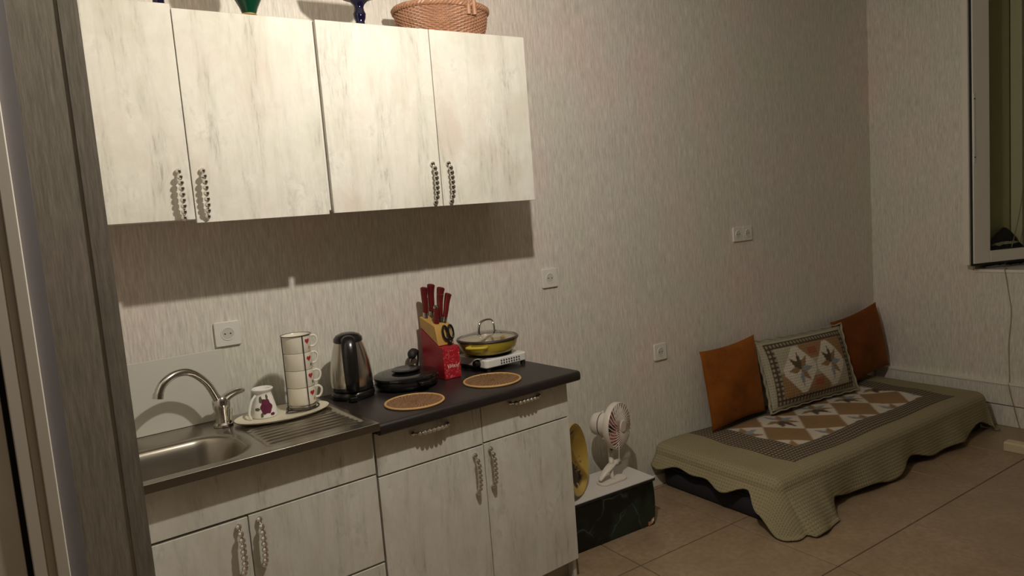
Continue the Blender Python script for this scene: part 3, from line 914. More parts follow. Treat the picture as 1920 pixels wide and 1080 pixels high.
# oval tray, creamer, mugs
ty = thing('oval_tray', 'cream oval serving tray on the sink drainer', 'tray', on(0.592, -0.158, 0.0062), TH, rot=(0, 0, TH - 0.05))
MB().lathe([(0, 0), (0.105, 0), (0.140, 0.004), (0.152, 0.009), (0.152, 0.0115), (0.140, 0.008), (0.105, 0.004), (0, 0.004)], 64, (0, 0, 0), 1.0, 0.64).build('dish', M['tray'], ty)
MB().lathe([(0.1505, 0.0085), (0.1535, 0.0090), (0.1535, 0.0102), (0.1505, 0.0095)], 64, (0, 0, 0), 1.0, 0.645).build('edge_line', M['brownrim'], ty)
def surf_print(mb_out, pts2d, R, ang0, z0, off=0.0006):
    """wrap a flat outline on a cylinder-like surface; R(z) radius"""
    n = len(pts2d)
    cx = sum(p[0] for p in pts2d) / n; cz = sum(p[1] for p in pts2d) / n
    def W(x, z, o_):
        r = R(z0 + z) + o_
        a = ang0 + x / r
        return (r * math.cos(a), r * math.sin(a), z0 + z)
    vs = [W(cx, cz, off)] + [W(x, z, off) for x, z in pts2d] + [W(cx + (x - cx) * 0.5, cz + (z - cz) * 0.5, off) for x, z in pts2d]
    fs = []
    for i in range(n):
        j = (i + 1) % n
        fs.append((0, 1 + n + i, 1 + n + j)); fs.append((1 + n + i, 1 + i, 1 + j, 1 + n + j))
    mb_out.add(vs, fs)
    return mb_out
def heart(s):
    out = []
    for i in range(20):
        a = 2 * PI * i / 20
        out.append((s * 16 * math.sin(a) ** 3 / 16, s * (13 * math.cos(a) - 5 * math.cos(2 * a) - 2 * math.cos(3 * a) - math.cos(4 * a)) / 16))
    return out
def blob(rx, rz, n=14, wob=0.25, ph=0.0, lob=5):
    return [((1 + wob * math.cos(lob * 2 * PI * i / n + ph)) * rx * math.cos(2 * PI * i / n), (1 + wob * math.cos(lob * 2 * PI * i / n + ph)) * rz * math.sin(2 * PI * i / n)) for i in range(n)]
# creamer / burner
cr = thing('rose_jar', 'small white waisted jar with a purple rose print', 'jar', on(0.543, -0.128, 0.0115), TH)
prof = [(0, 0.0), (0.041, 0.0), (0.042, 0.004), (0.039, 0.022), (0.034, 0.045), (0.0285, 0.068), (0.0265, 0.076), (0.028, 0.082), (0.033, 0.086), (0.034, 0.090), (0.031, 0.0925), (0.024, 0.089), (0.023, 0.08), (0, 0.078)]
def crR(z):
    for (r0, z0), (r1, z1) in zip(prof[2:], prof[3:]):
        if z0 <= z <= z1:
            return r0 + (r1 - r0) * (z - z0) / (z1 - z0)
    return 0.04
MB().lathe(prof, 40).build('body', M['white2'], cr)
VA = math.atan2(-0.95, -0.30)
rz = [(0.0185 * (1 + 0.10 * math.cos(6 * 2 * PI * i / 28) + 0.08 * math.cos(3 * 2 * PI * i / 28 + 1)) * math.cos(2 * PI * i / 28), 0.024 * (1 + 0.10 * math.cos(6 * 2 * PI * i / 28) + 0.08 * math.cos(3 * 2 * PI * i / 28 + 1)) * math.sin(2 * PI * i / 28)) for i in range(28)]
surf_print(MB(), rz, crR, VA + 0.20, 0.036, 0.0010).build('rose_print', M['rose'], cr)
for dx, dz, rx, rz_ in ((-0.017, 0.060, 0.005, 0.011), (0.006, 0.066, 0.004, 0.009), (-0.027, 0.030, 0.009, 0.005), (-0.014, 0.010, 0.004, 0.009), (0.015, 0.010, 0.008, 0.005)):
    surf_print(MB(), blob(rx, rz_, 10, 0.1), crR, VA + 0.20 + dx / 0.035, dz, 0.0008).build('leaf_print', M['leafprint'] if dx != 0.015 else M['rose'], cr)
pts = smoothpath([(-0.026, -0.012, 0.074), (-0.042, -0.015, 0.058), (-0.054, -0.018, 0.022), (-0.050, -0.018, 0.002)], 5)
MB().tube(pts, 0.0042, 8).build('handle', M['white2'], cr)

# mugs in a wire rack
SX, SY = 0.667, -0.142
rk = thing('mug_rack', 'dark wire rack holding the stacked mugs', 'rack', on(SX, SY, 0.0115), TH)
ring = [(0.052 * math.cos(2 * PI * i / 40), 0.052 * math.sin(2 * PI * i / 40), 0.0035) for i in range(40)]
MB().tube(ring, 0.0022, 8, closed=True).build('base_ring', M['wire'], rk)
loop = [(-0.018 + 0.050 * math.cos(a), -0.030 + 0.026 * math.sin(a), 0.0030) for a in [2 * PI * i / 30 for i in range(30)]]
MB().tube(loop, 0.0020, 8, closed=True).build('base_loop', M['wire'], rk)
for a in (VA + 0.38, VA - 1.25, VA + 2.4):
    c_, s_ = math.cos(a), math.sin(a)
    MB().tube([(0.0515 * c_, 0.0515 * s_, 0.0035), (0.0490 * c_, 0.0490 * s_, 0.05), (0.0490 * c_, 0.0490 * s_, 0.248)], 0.0015, 6).build('upright_wire', M['wire'], rk)
MB().tube([(0.0490 * math.cos(2 * PI * i / 36), 0.0490 * math.sin(2 * PI * i / 36), 0.248) for i in range(36)], 0.0012, 6, closed=True).build('top_ring', M['wire'], rk)
MB().lathe([(0.030, 0.002), (0.043, 0.002), (0.0455, 0.010), (0.044, 0.016), (0.040, 0.016), (0.030, 0.006)], 32).build('saucer_ring', M['steel'], rk)
HA = math.atan2(-0.30, 0.95)
labs = ['lowest mug of the cream stack, standing on the tray', 'second mug from the bottom of the cream stack', 'third mug from the bottom of the cream stack', 'topmost mug of the cream stack with its open rim showing']
MH = 0.0578
for k in range(4):
    t = thing('stacking_mug', labs[k], 'mug', on(SX, SY, 0.0275 + k * MH), TH, 'cream stacking mugs with hearts')
    pr = [(0, 0.0), (0.0425, 0.0), (0.0446, 0.003), (0.0456, 0.050), (0.0460, MH - 0.0012), (0.0450, MH - 0.0004), (0.0430, MH - 0.002), (0.0405, 0.008), (0, 0.006)]
    if k == 3:
        pr = [(0, 0.0), (0.0425, 0.0), (0.0446, 0.003), (0.0458, 0.050), (0.0466, MH), (0.0452, MH + 0.001), (0.0432, MH - 0.002), (0.0405, 0.008), (0, 0.006)]
    MB().lathe(pr, 44).build('body', M['ceramic'], t)
    ha = HA + (0.1, -0.1, 0.25, 0.05)[k]
    c_, s_ = math.cos(ha), math.sin(ha)
    pts = smoothpath([((0.043 + a_) * c_, (0.043 + a_) * s_, z_) for a_, z_ in ((0, 0.048), (0.014, 0.050), (0.023, 0.040), (0.021, 0.024), (0.012, 0.014), (0, 0.014))], 5)
    MB().tube(pts, 0.0038, 8).build('handle', M['ceramic'], t)
    Rm = lambda z: 0.0446 + (z / MH) * 0.0015
    surf_print(MB(), heart(0.0100), Rm, VA + 0.80, 0.038, 0.0008).build('heart_print', M['red'], t)
    surf_print(MB(), blob(0.004, 0.005, 10, 0.1), Rm, VA + 0.98, 0.016, 0.0008).build('sprig_print', M['orangeprint'] if k in (0, 3) else M['leafprint'], t)

# ------------------------------------------------------------------ on top of the wall cabinets
TOPZ = ZT - 0.0005
gv = thing('green_vase', 'green glass vase with gold foot band on the wall cabinet', 'vase', (0.630, -0.275, TOPZ))
MB().lathe([(0, 0), (0.024, 0), (0.025, 0.003), (0.0235, 0.008), (0.020, 0.012), (0.026, 0.030), (0.046, 0.070), (0.060, 0.115), (0.058, 0.150), (0.036, 0.185), (0.024, 0.205), (0.030, 0.235), (0.034, 0.245), (0.030, 0.246), (0.020, 0.206), (0, 0.20)], 40).build('body', M['greenglass'], gv)
MB().lathe([(0.0238, 0.006), (0.0246, 0.0075), (0.0225, 0.0125), (0.0205, 0.0135), (0.020, 0.011)], 40).build('gold_band', M['gold'], gv)
bv = thing('blue_vase', 'cobalt blue footed glass bowl on the wall cabinet', 'vase', (0.990, -0.270, TOPZ))
MB().lathe([(0, 0), (0.021, 0), (0.022, 0.003), (0.017, 0.010), (0.0145, 0.020), (0.019, 0.032), (0.021, 0.045), (0.017, 0.055), (0.015, 0.066), (0.019, 0.076), (0.030, 0.088), (0.055, 0.098), (0.085, 0.120), (0.094, 0.150), (0.090, 0.152), (0.080, 0.123), (0.05, 0.104), (0, 0.096)], 40).build('body', M['blueglass'], bv)
dv = thing('dark_vase', 'dark glass vase foot above the left cabinet door', 'vase', (0.3785, -0.285, TOPZ + 0.0075))
MB().lathe([(0, 0), (0.016, 0), (0.0155, 0.018), (0.017, 0.030), (0.034, 0.062), (0.045, 0.110), (0.040, 0.160), (0.026, 0.185), (0.030, 0.205), (0.026, 0.205), (0.022, 0.186), (0, 0.17)], 32).build('body', M['blueglass'], dv)

bk = thing('wicker_basket', 'brown wicker basket with arched handle on the wall cabinet', 'basket', (1.358, -0.165, TOPZ))
RX, RY = 0.176, 0.138
def bkr(t):
    return 0.86 + 0.14 * math.sin(min(1, t * 1.1) * PI / 2)
NS, NR = 72, 17
HB = 0.100
st_b = MB()
for k in range(NS):
    a = 2 * PI * k / NS
    st_b.tube([(RX * bkr(t) * math.cos(a), RY * bkr(t) * math.sin(a), 0.004 + HB * t) for t in (0, 0.33, 0.66, 1.0)], 0.0026, 5)
s_o = st_b.build('stakes', M['wicker'], bk); s_o['kind'] = 'stuff'
for i in range(NR):
    t = (i + 0.5) / NR
    n = NS * 2
    ring = []
    for k in range(n):
        a = 2 * PI * k / n
        wv = 0.0034 * math.cos(a * NS / 2 + PI * i)
        ring.append(((RX * bkr(t) + wv) * math.cos(a), (RY * bkr(t) + wv) * math.sin(a), 0.004 + HB * t))
    MB().tube(ring, 0.0031, 6, closed=True).build('weave_strand', M['wicker'], bk)
MB().lathe([(0, 0.001), (0.150, 0.001), (0.152, 0.005), (0, 0.005)], 48, (0, 0, 0), 1, RY / RX).build('bottom', M['wicker'], bk)
for ph in range(3):
    n = 160
    MB().tube([((RX + 0.004 + 0.006 * math.cos(26 * 2 * PI * k / n + ph * 2.09)) * math.cos(2 * PI * k / n), (RY + 0.004 + 0.006 * math.cos(26 * 2 * PI * k / n + ph * 2.09)) * math.sin(2 * PI * k / n), HB + 0.009 + 0.006 * math.sin(26 * 2 * PI * k / n + ph * 2.09)) for k in range(n)], 0.0062, 7, closed=True).build('rim_braid', M['wicker'], bk)
for off in (-0.012, 0.012):
    pts = []
    for i in range(33):
        a = PI * i / 32
        pts.append((0.035 + off + 0.012 * math.cos(a), -(RY + 0.004) * math.cos(a), 0.07 + 0.26 * math.sin(a) ** 0.8))
    MB().tube(pts, 0.0085, 8).build('handle_cane', M['wicker'], bk)

# ------------------------------------------------------------------ box, dish and fan beside the kitchen
bx = thing('storage_box', 'black leaf-print storage box with pale lid under the fan', 'box', (1.90, -0.195, 0), -0.03)
bw_, bd_, bh_ = 0.262, 0.108, 0.205
vs, fs = [], []
nseg = 24
per = rrect(-bw_, bw_, -bd_, bd_, 0.014, 4)
ppts = []
for i in range(len(per)):
    a, c = Vector(per[i]), Vector(per[(i + 1) % len(per)])
    steps = max(1, int((c - a).length / 0.03))
    for k in range(steps):
        ppts.append(a + (c - a) * k / steps)
NZ = 8
for j in range(NZ + 1):
    z = bh_ * j / NZ
    for p in ppts:
        bul = 1 + 0.018 * math.sin(PI * j / NZ) + 0.004 * math.sin(p.x * 40)
        vs.append((p.x * bul, p.y * (1 + 0.04 * math.sin(PI * j / NZ)), z if j else 0.001))
n = len(ppts)
for j in range(NZ):
    for k in range(n):
        l = (k + 1) % n
        fs.append((j * n + k, j * n + l, (j + 1) * n + l, (j + 1) * n + k))
fs.append(tuple(range(n - 1, -1, -1)))
fs.append(tuple(NZ * n + k for k in range(n)))
MB().add(vs, fs).build('body', M['leafbox'], bx)
MB().prism(rrect(-bw_ - 0.006, bw_ + 0.006, -bd_ - 0.006, bd_ + 0.006, 0.008), bh_ - 0.004, bh_ + 0.006, 'z').build('lid_edge', M['blackmatte'], bx, 0.002)
MB().prism(rrect(-bw_ - 0.004, bw_ + 0.004, -bd_ - 0.004, bd_ + 0.004, 0.008), bh_ + 0.006, bh_ + 0.011, 'z').build('lid', M['boxtop'], bx, 0.0015)
MB().prism([(0.213, 0.004), (0.240, 0.010), (0.250, 0.034), (0.236, 0.030), (0.228, 0.018), (0.214, 0.022)], -bd_ - 0.0045, -bd_ - 0.0015, 'y').build('sticker', M['orangeprint'], bx, smooth=False)
MB().prism([(0.232, 0.012), (0.246, 0.020), (0.244, 0.030), (0.234, 0.024)], -bd_ - 0.0052, -bd_ - 0.004, 'y').build('sticker', M['white2'], bx, smooth=False)
BT = bh_ + 0.0112

def dishmat():
    t = NT('ochre_painted_dish')
    v = t.coord('Object')
    a = t.noise(v, 9, 3, 0.6, 0.8)
    c = t.mix(t.ramp(t.noise(v, 5, 2), [(0.35, 0.0), (0.65, 1.0)]), (0.40, 0.25, 0.045), (0.58, 0.40, 0.09))
    f = t.ramp(a, [(0.52, 0.0), (0.56, 1.0)], 'EASE')
    sep = t.n('ShaderNodeSeparateXYZ'); t.l(v, sep.inputs[0])
    ln = t.n('ShaderNodeVectorMath', operation='LENGTH'); t.l(v, ln.inputs[0])
    inside = t.ramp(ln.outputs['Value'], [(0.118, 1.0), (0.128, 0.0)])
    t.col(t.mix(t.math('MULTIPLY', f, inside), c, (0.05, 0.022, 0.012)))
    return t.set(0.22)
dsh = thing('ochre_dish', 'ochre painted dish propped on the box against the cabinet', 'dish', (1.785, -0.205, BT + 0.150), 0, rot=(PI / 2 - 0.10, 0, 0.62))
MB().lathe([(0, -0.012), (0.085, -0.012), (0.115, 0.0), (0.140, 0.018), (0.150, 0.024), (0.152, 0.028), (0.149, 0.030), (0.138, 0.025), (0.113, 0.006), (0.085, -0.006), (0, -0.006)], 56).build('body', dishmat(), dsh)
MB().lathe([(0.1485, 0.0295), (0.1515, 0.0285), (0.1525, 0.0275), (0.1505, 0.0310)], 56).build('rim', M['yellow'], dsh)

# fan
fn = thing('clip_fan', 'small white clip-on fan standing on the storage box', 'fan', (1.985, -0.205, BT), 0)
HC_ = Vector((0.060, -0.020, 0.243))
nrm = Vector((0.33, -0.944, 0.03)).normalized()
RotH = nrm.to_track_quat('Z', 'Y').to_matrix().to_4x4()
def head(mb):
    return mb.xf(Matrix.Translation(HC_) @ RotH)
FR = 0.101
guard = head(MB().lathe([(FR, -0.022), (FR + 0.003, -0.018), (FR + 0.003, 0.004), (FR, 0.008), (FR - 0.003, 0.004), (FR - 0.003, -0.018)], 56)).build('guard_ring', M['fanwhite'], fn)
NSP = 30
me0 = None
for k in range(NSP):
    a0 = 2 * PI * k / NSP
    pts = []
    for i in range(9):
        t = i / 8
        r = 0.026 + (FR - 0.026) * t
        a = a0 + 0.75 * (1 - t) ** 1.2
        pts.append((r * math.cos(a), r * math.sin(a), 0.006 + 0.016 * (1 - t ** 2)))
    head(MB().tube(pts, 0.0019, 5)).build('guard_rib', M['fanwhite'], fn)
    pts = [(r * math.cos(a0), r * math.sin(a0), -0.020 - 0.020 * (1 - (r / FR) ** 2)) for r in (0.035, 0.055, 0.080, FR)]
    if k % 2 == 0:
        head(MB().tube(pts, 0.0019, 5)).build('rear_rib', M['fanwhite'], fn)
head(MB().lathe([(0, 0.020), (0.026, 0.020), (0.028, 0.023), (0.024, 0.027), (0, 0.028)], 28)).build('guard_boss', M['fanwhite'], fn)
for k in range(3):
    vs, fs = [], []
    for i in range(7):
        r = 0.018 + (0.088 - 0.018) * i / 6
        for j in range(7):
            s_ = j / 6 - 0.5
            a = 2 * PI * k / 3 + s_ * (1.35 - 0.3 * abs(i / 6 - 0.5)) + 0.2 * i / 6
            vs.append((r * math.cos(a), r * math.sin(a), -0.008 + 0.020 * s_))
    for i in range(6):
        for j in range(6):
            q = i * 7 + j
            fs.append((q, q + 1, q + 8, q + 7))
    bl = head(MB().add(vs, fs)).build('blade', M['pinkblade'], fn)
    so = bl.modifiers.new('thick', 'SOLIDIFY'); so.thickness = 0.002
head(MB().lathe([(0, -0.016), (0.020, -0.016), (0.020, 0.006), (0.012, 0.010), (0, 0.010)], 20)).build('hub', M['pinkblade'], fn)
motor = head(MB().lathe([(0.038, -0.036), (0.050, -0.040), (0.053, -0.050), (0.053, -0.100), (0.048, -0.118), (0.032, -0.130), (0, -0.132)], 32)).build('motor_housing', M['fanwhite'], fn)
head(MB().lathe([(0.0532, -0.076), (0.0537, -0.078), (0.0532, -0.080), (0.051, -0.078)], 32)).build('seam', M['wire'], motor)
MB().lathe([(0, 0.0), (0.006, 0.0), (0.007, 0.006), (0.005, 0.010), (0, 0.010)], 12, tuple(HC_ - nrm * 0.075 + Vector((0, 0, 0.052)))).build('oscillation_knob', M['fanwhite'], motor)
jp = HC_ - nrm * 0.055
MB().box(jp.x - 0.028, jp.x + 0.030, jp.y - 0.020, jp.y + 0.020, jp.z - 0.066, jp.z - 0.040).build('pivot_block', M['fanwhite'], fn, 0.006)
MB().tube(smoothpath([(jp.x, jp.y, jp.z - 0.062), (jp.x + 0.006, jp.y - 0.002, 0.120), (0.020, -0.005, 0.085), (0.018, -0.004, 0.072)], 5), [0.012] * 16, 12).build('neck', M['fanwhite'], fn)
MB().sphere((jp.x + 0.006, jp.y - 0.012, 0.132), 0.008, 10, 6).build('tilt_screw', M['black'], fn)
b = MB().tube(smoothpath([(-0.060, -0.012, 0.022), (-0.030, -0.010, 0.044), (0.010, -0.006, 0.066), (0.040, -0.004, 0.078), (0.070, -0.003, 0.080)], 5), [0.010 + 0.010 * math.sin(PI * i / 20) for i in range(21)], 12, flat=0.6); b.build('upper_jaw', M['fanwhite'], fn)
b = MB().tube(smoothpath([(0.022, -0.006, 0.068), (0.010, -0.012, 0.040), (0.012, -0.016, 0.015), (0.020, -0.018, 0.004)], 5), 0.009, 10, flat=0.8); b.build('spring_strut', M['fanwhite'], fn)
MB().prism(rrect(-0.065, 0.085, -0.045, 0.025, 0.032, 8), 0.0, 0.010, 'z').build('lower_jaw', M['fanwhite'], fn, 0.003)
MB().tube(smoothpath([tuple(HC_ - nrm * 0.06 + Vector((0.015, -0.045, -0.002))), (0.030, -0.050, 0.170), (0.036, -0.040, 0.110), (0.034, -0.030, 0.076)], 6), 0.0025, 8).build('lead', M['fanwhite'], fn)

# ------------------------------------------------------------------ DAYBED
X0b, X1b, Y1b, ZB_ = 2.500, 4.380, -0.700, 0.205
mt = thing('daybed_mattress', 'dark navy mattress lying on the floor under the quilt', 'mattress', (X0b, 0, 0))
vs, fs = [], []
per = rrect(0.0, X1b - X0b, Y1b, -0.012, 0.05, 5)
lev = [(0.001, 0.010), (0.012, 0.0), (0.085, -0.004), (0.098, 0.006), (0.104, 0.006), (0.116, -0.004), (0.185, 0.0), (0.198, 0.012)]
MBm = MB()
n = len(per)
cx_, cy_ = (X1b - X0b) / 2, Y1b / 2
for z, ins in lev:
    for x, y in per:
        vs.append((x + (ins if x < cx_ else -ins), min(-0.006, y + (ins if y < cy_ else -ins)), z))
for j in range(len(lev) - 1):
    for k in range(n):
        l = (k + 1) % n
        fs.append((j * n + k, j * n + l, (j + 1) * n + l, (j + 1) * n + k))
fs.append(tuple(range(n - 1, -1, -1))); fs.append(tuple((len(lev) - 1) * n + k for k in range(n)))
MBm.add(vs, fs).build('body', M['navy'], mt, angle=60)
rim_ = [(x + (0.004 if x < cx_ else -0.004), min(-0.008, y + (0.004 if y < cy_ else -0.004)), 0.101) for x, y in per]
MB().tube(rim_, 0.004, 6, closed=True).build('piping', M['blackmatte'], mt)

LB = X1b - X0b
WB = -Y1b
OLIVE = (0.33, 0.285, 0.17)
WHITE = (0.70, 0.63, 0.52)
TAN = (0.34, 0.205, 0.10)
TAN2 = (0.31, 0.20, 0.10)
BRN = (0.12, 0.085, 0.055)
RED = (0.36, 0.12, 0.07)
BLU = (0.30, 0.335, 0.36)
def star_col(dx, dy, R):
    """eight pointed patch star on white; returns colour or None"""
    r = math.hypot(dx, dy) / R
    if r > 1.0:
        return None
    a = math.atan2(dy, dx)
    k = int(round(a / (PI / 4))) % 8
    da = abs((a - round(a / (PI / 4)) * PI / 4))
    wdt = 0.40 * min(r / 0.45, (1.0 - r) / 0.55) if r > 0 else 0
    if da * r < wdt * 0.52:
        return [BLU, TAN2, BRN, BRN, TAN2, WHITE, BLU, TAN][k]
    return None
def patch_panel(s, t, per_s, ct, hb, s0):
    """diamond lattice: tan diamonds on row ct, white star diamonds offset half"""
    u = (s - s0) / per_s
    v = (t - ct) / (2 * hb)
    # rotate into diamond cells
    p, q = u + v, u - v
    i, j = math.floor(p + 0.5), math.floor(q + 0.5)
    cu_, cv_ = (i + j) / 2, (i - j) / 2
    dx = (u - cu_) * per_s
    dy = (v - cv_) * 2 * hb
    star = ((i - j) % 2) != 0
    if star:
        c = star_col(dx, dy, per_s * 0.36)
        return c if c else WHITE
    m_ = max(abs(dx) / (per_s * 0.5) + abs(dy) / hb, 0)
    k = (i + j) % 4
    if (dx > 0) ^ (dy > 0):
        return TAN if m_ > 0.0 else TAN2
    return TAN2 if m_ < 0.9 else TAN
def cloth_obj(name, verts, uvs, faces, cols, mat, parent, thick=0.0):
    me = bpy.data.meshes.new(name)
    me.from_pydata(verts, [], faces)
    uvl = me.uv_layers.new(name='flat')
    ca = me.color_attributes.new('patch', 'FLOAT_COLOR', 'POINT')
    for i, c in enumerate(cols):
        ca.data[i].color = c
    for lp_ in me.loops:
        uvl.data[lp_.index].uv = uvs[lp_.vertex_index]
    me.materials.append(mat)
    me.shade_smooth()
    o = bpy.data.objects.new(name, me); COL.objects.link(o); o.parent = parent
    if thick:
        so = o.modifiers.new('thick', 'SOLIDIFY'); so.thickness = thick; so.offset = 1
    return o
def quilt_col(s, t):
    # s: 0 at left mattress edge, t: 0 at the wall, measured on the flat cloth
    if 0.40 < s < 1.58 and 0.10 < t < 0.515:
        c = patch_panel(s, t, 0.30, 0.375, 0.150, 0.53)
        return (*c, 1.0)
    if 0.215 < s < 1.70 and t < 0.632:
        return (*OLIVE, 0.0)
    return (*OLIVE, 1.0)
# perimeter drop of the quilt
def drop_left(t):
    return 0.118 + 0.016 * math.sin(t * 17.0 + 0.6) + 0.012 * math.sin(t * 31)
def drop_front(s):
    return 0.178 + 0.020 * math.sin(s * 9.5 + 1.1) + 0.014 * math.sin(s * 17.3) - 0.012 * s / LB
def hang(h, k):
    """h metres of cloth past the rounded edge -> (outward, downward)"""
    R = 0.045
    if h < R * PI / 2:
        a = h / R
        return R * math.sin(a), R * (1 - math.cos(a))
    e = h - R * PI / 2
    return R + e * k, R + e * math.sqrt(1 - k * k)
qt = thing('patchwork_quilt', 'olive patchwork quilt with star squares over the mattress', 'quilt', (X0b, 0, 0))
ZTOP = 0.210
DS = 0.0085
R_ = 0.045
nu = int((LB) / DS)
verts, uvs, cols, faces = [], [], [], []
def wav(s, t):
    return 0.004 * math.sin(s * 11 + t * 7) + 0.003 * math.sin(t * 23 - s * 5)
xin, yin = R_ * 0.6, WB - R_ * 0.6       # start of the edge rounding
NH = 26
def col_strip(points):
    base = len(verts)
    for P, uv, c in points:
        verts.append(P); uvs.append(uv); cols.append(c)
    return base
rows = []
# columns along an outline that goes: left edge from the wall to the corner, round the corner, along the front, round the far corner
# top sheet
nt = int((yin) / DS)
ns = int((LB - 2 * xin) / DS)
top = {}
for i in range(ns + 1):
    for j in range(nt + 1):
        s = xin + (LB - 2 * xin) * i / ns
        t = 0.004 + (yin - 0.004) * j / nt
        top[(i, j)] = len(verts)
        verts.append((s, -t, ZTOP + wav(s, t) * smst(0, 0.10, min(s - xin, yin - t, LB - xin - s) + 0.02) * 1.0))
        uvs.append((s, t)); cols.append(quilt_col(s, t))
for i in range(ns):
    for j in range(nt):
        faces.append((top[(i, j)], top[(i, j + 1)], top[(i + 1, j + 1)], top[(i + 1, j)]))
def skirt(start_ids, dirs, drops, flare, uvdirs):
    """hang NH rings from an ordered list of border vertices"""
    prev = list(start_ids)
    for k in range(1, NH + 1):
        cur = []
        for q, vid in enumerate(start_ids):
            p = verts[vid]; u0 = uvs[vid]
            h = drops[q] * k / NH
            fl_ = flare[q]
            ow, dn = hang(h, fl_)
            dx, dy = dirs[q]
            z = p[2] - dn
            if z < 0.006:
                ow += (0.006 - z) * 0.8; z = 0.006
            x, y = p[0] + dx * ow, p[1] + dy * ow
            cur.append(len(verts))
            verts.append((x, min(y, -0.004), z))
            du_, dv_ = uvdirs[q]
            uv = (u0[0] + du_ * h, u0[1] + dv_ * h)
            uvs.append(uv); cols.append((*OLIVE, 1.0) if k > 2 else quilt_col(*uv))
        for q in range(len(start_ids) - 1):
            faces.append((prev[q], cur[q], cur[q + 1], prev[q + 1]))
        prev = cur
ids, dirs, drops, flr, uvd = [], [], [], [], []
for j in range(nt + 1):
    t = 0.004 + (yin - 0.004) * j / nt
    ids.append(top[(0, j)]); dirs.append((-1, 0)); uvd.append((-1, 0))
    k = smst(yin - 0.10, yin, t)
    drops.append((drop_left(t) + 0.004) * (1 - k) + 0.185 * k); flr.append(0.62 + 0.08 * math.sin(t * 14))
NC = 22
for c in range(1, NC):
    a = PI / 2 * c / NC
    ids.append(top[(0, nt)]); dirs.append((-math.cos(a), -math.sin(a))); uvd.append((-math.cos(a), math.sin(a)))
    lob = smst(0.0, 0.55, c / NC)
    drops.append(0.19 + 0.090 * lob - 0.02 * smst(0.7, 1.0, c / NC)); flr.append(0.60 - 0.06 * lob)
for i in range(ns + 1):
    s = xin + (LB - 2 * xin) * i / ns
    ids.append(top[(i, nt)]); dirs.append((0, -1)); uvd.append((0, 1))
    k = 1 - smst(xin + 0.20, xin + 0.31, s)
    drops.append((drop_front(s) + 0.030) * (1 - k) + 0.285 * k - 0.05 * k * (s - xin)); flr.append(0.28 * k + (1 - k) * 0 + 0.26 + 0.10 * math.sin(s * 9.5 + 0.5) + 0.06 * math.sin(s * 23))
for c in range(1, NC):
    a = PI / 2 * c / NC
    ids.append(top[(ns, nt)]); dirs.append((math.sin(a) * 0.4, -math.cos(a))); uvd.append((math.sin(a), math.cos(a)))
    drops.append(0.21 + 0.07 * math.sin(2 * a)); flr.append(0.3)
for j in range(nt, -1, -1):
    ids.append(top[(ns, j)]); dirs.append((0.8, 0)); uvd.append((1, 0)); drops.append(0.16); flr.append(0.1)
skirt(ids, dirs, drops, flr, uvd)
cloth_obj('cover', verts, uvs, faces, cols, M['quilt'], qt, 0.006)

# cushions
def cushion(name, lab, mat, W_, H_, D_, loc, rot, pinch=0.10, colf=None, n=30, group=None, flange=0.0, sag=0.0):
    t = thing(name, lab, 'cushion', loc, 0, group, rot=rot)
    vs, uvs_, cols_, fs = [], [], [], []
    nn = n
    for side in (1, -1):
        for j in range(nn + 1):
            for i in range(nn + 1):
                u, v = 2 * i / nn - 1, 2 * j / nn - 1
                # edges bow inward between the corners
                eu = 1 - pinch * (1 - v * v) * abs(u) ** 3
                ev = 1 - pinch * (1 - u * u) * abs(v) ** 3
                x, z = u * eu * W_ / 2, v * ev * H_ / 2
                f = max(0.0, (1 - abs(u) ** 2.6)) ** 0.62 * max(0.0, (1 - abs(v) ** 2.6)) ** 0.62
                wr = 0.05 * math.sin(u * 7 + v * 3) * f + 0.04 * math.sin(v * 9 - u * 4) * f
                y = -side * D_ / 2 * (f + wr * 0.5)
                z2 = z + H_ / 2
                # belly sinks a little
                z2 -= sag * f * (0.5 + 0.5 * v)
                vs.append((x, y, z2)); uvs_.append((x, z2))
                cols_.append((*colf(u, v, x, z2), 1.0)[:4] if colf else (1, 1, 1, 1))
        base = 0 if side == 1 else (nn + 1) ** 2
        for j in range(nn):
            for i in range(nn):
                a = base + j * (nn + 1) + i
                q = (a, a + 1, a + nn + 2, a + nn + 1)
                fs.append(q if side == 1 else q[::-1])
    o = cloth_obj('cover', vs, uvs_, fs, cols_, mat, t)
    import bmesh
    bm = bmesh.new(); bm.from_mesh(o.data); bmesh.ops.remove_doubles(bm, verts=bm.verts, dist=0.0006); bm.to_mesh(o.data); bm.free()
    return t
ZQ = ZTOP + 0.010
c1 = cushion('velvet_cushion', 'orange velvet cushion at the left end of the daybed', M['velvet'], 0.44, 0.43, 0.115, (3.012, -0.100, ZQ + 0.010), (-0.10, -0.05, 0.0), 0.07, group='velvet cushions')
c2 = cushion('velvet_cushion', 'orange velvet cushion coloured in shade in the corner, behind the patchwork pillow', M['velvet_shaded'], 0.49, 0.42, 0.125, (4.222, -0.112, ZQ + 0.024), (-0.12, -0.13, -0.02), 0.07, group='velvet cushions')
CREAM = (0.44, 0.40, 0.29)
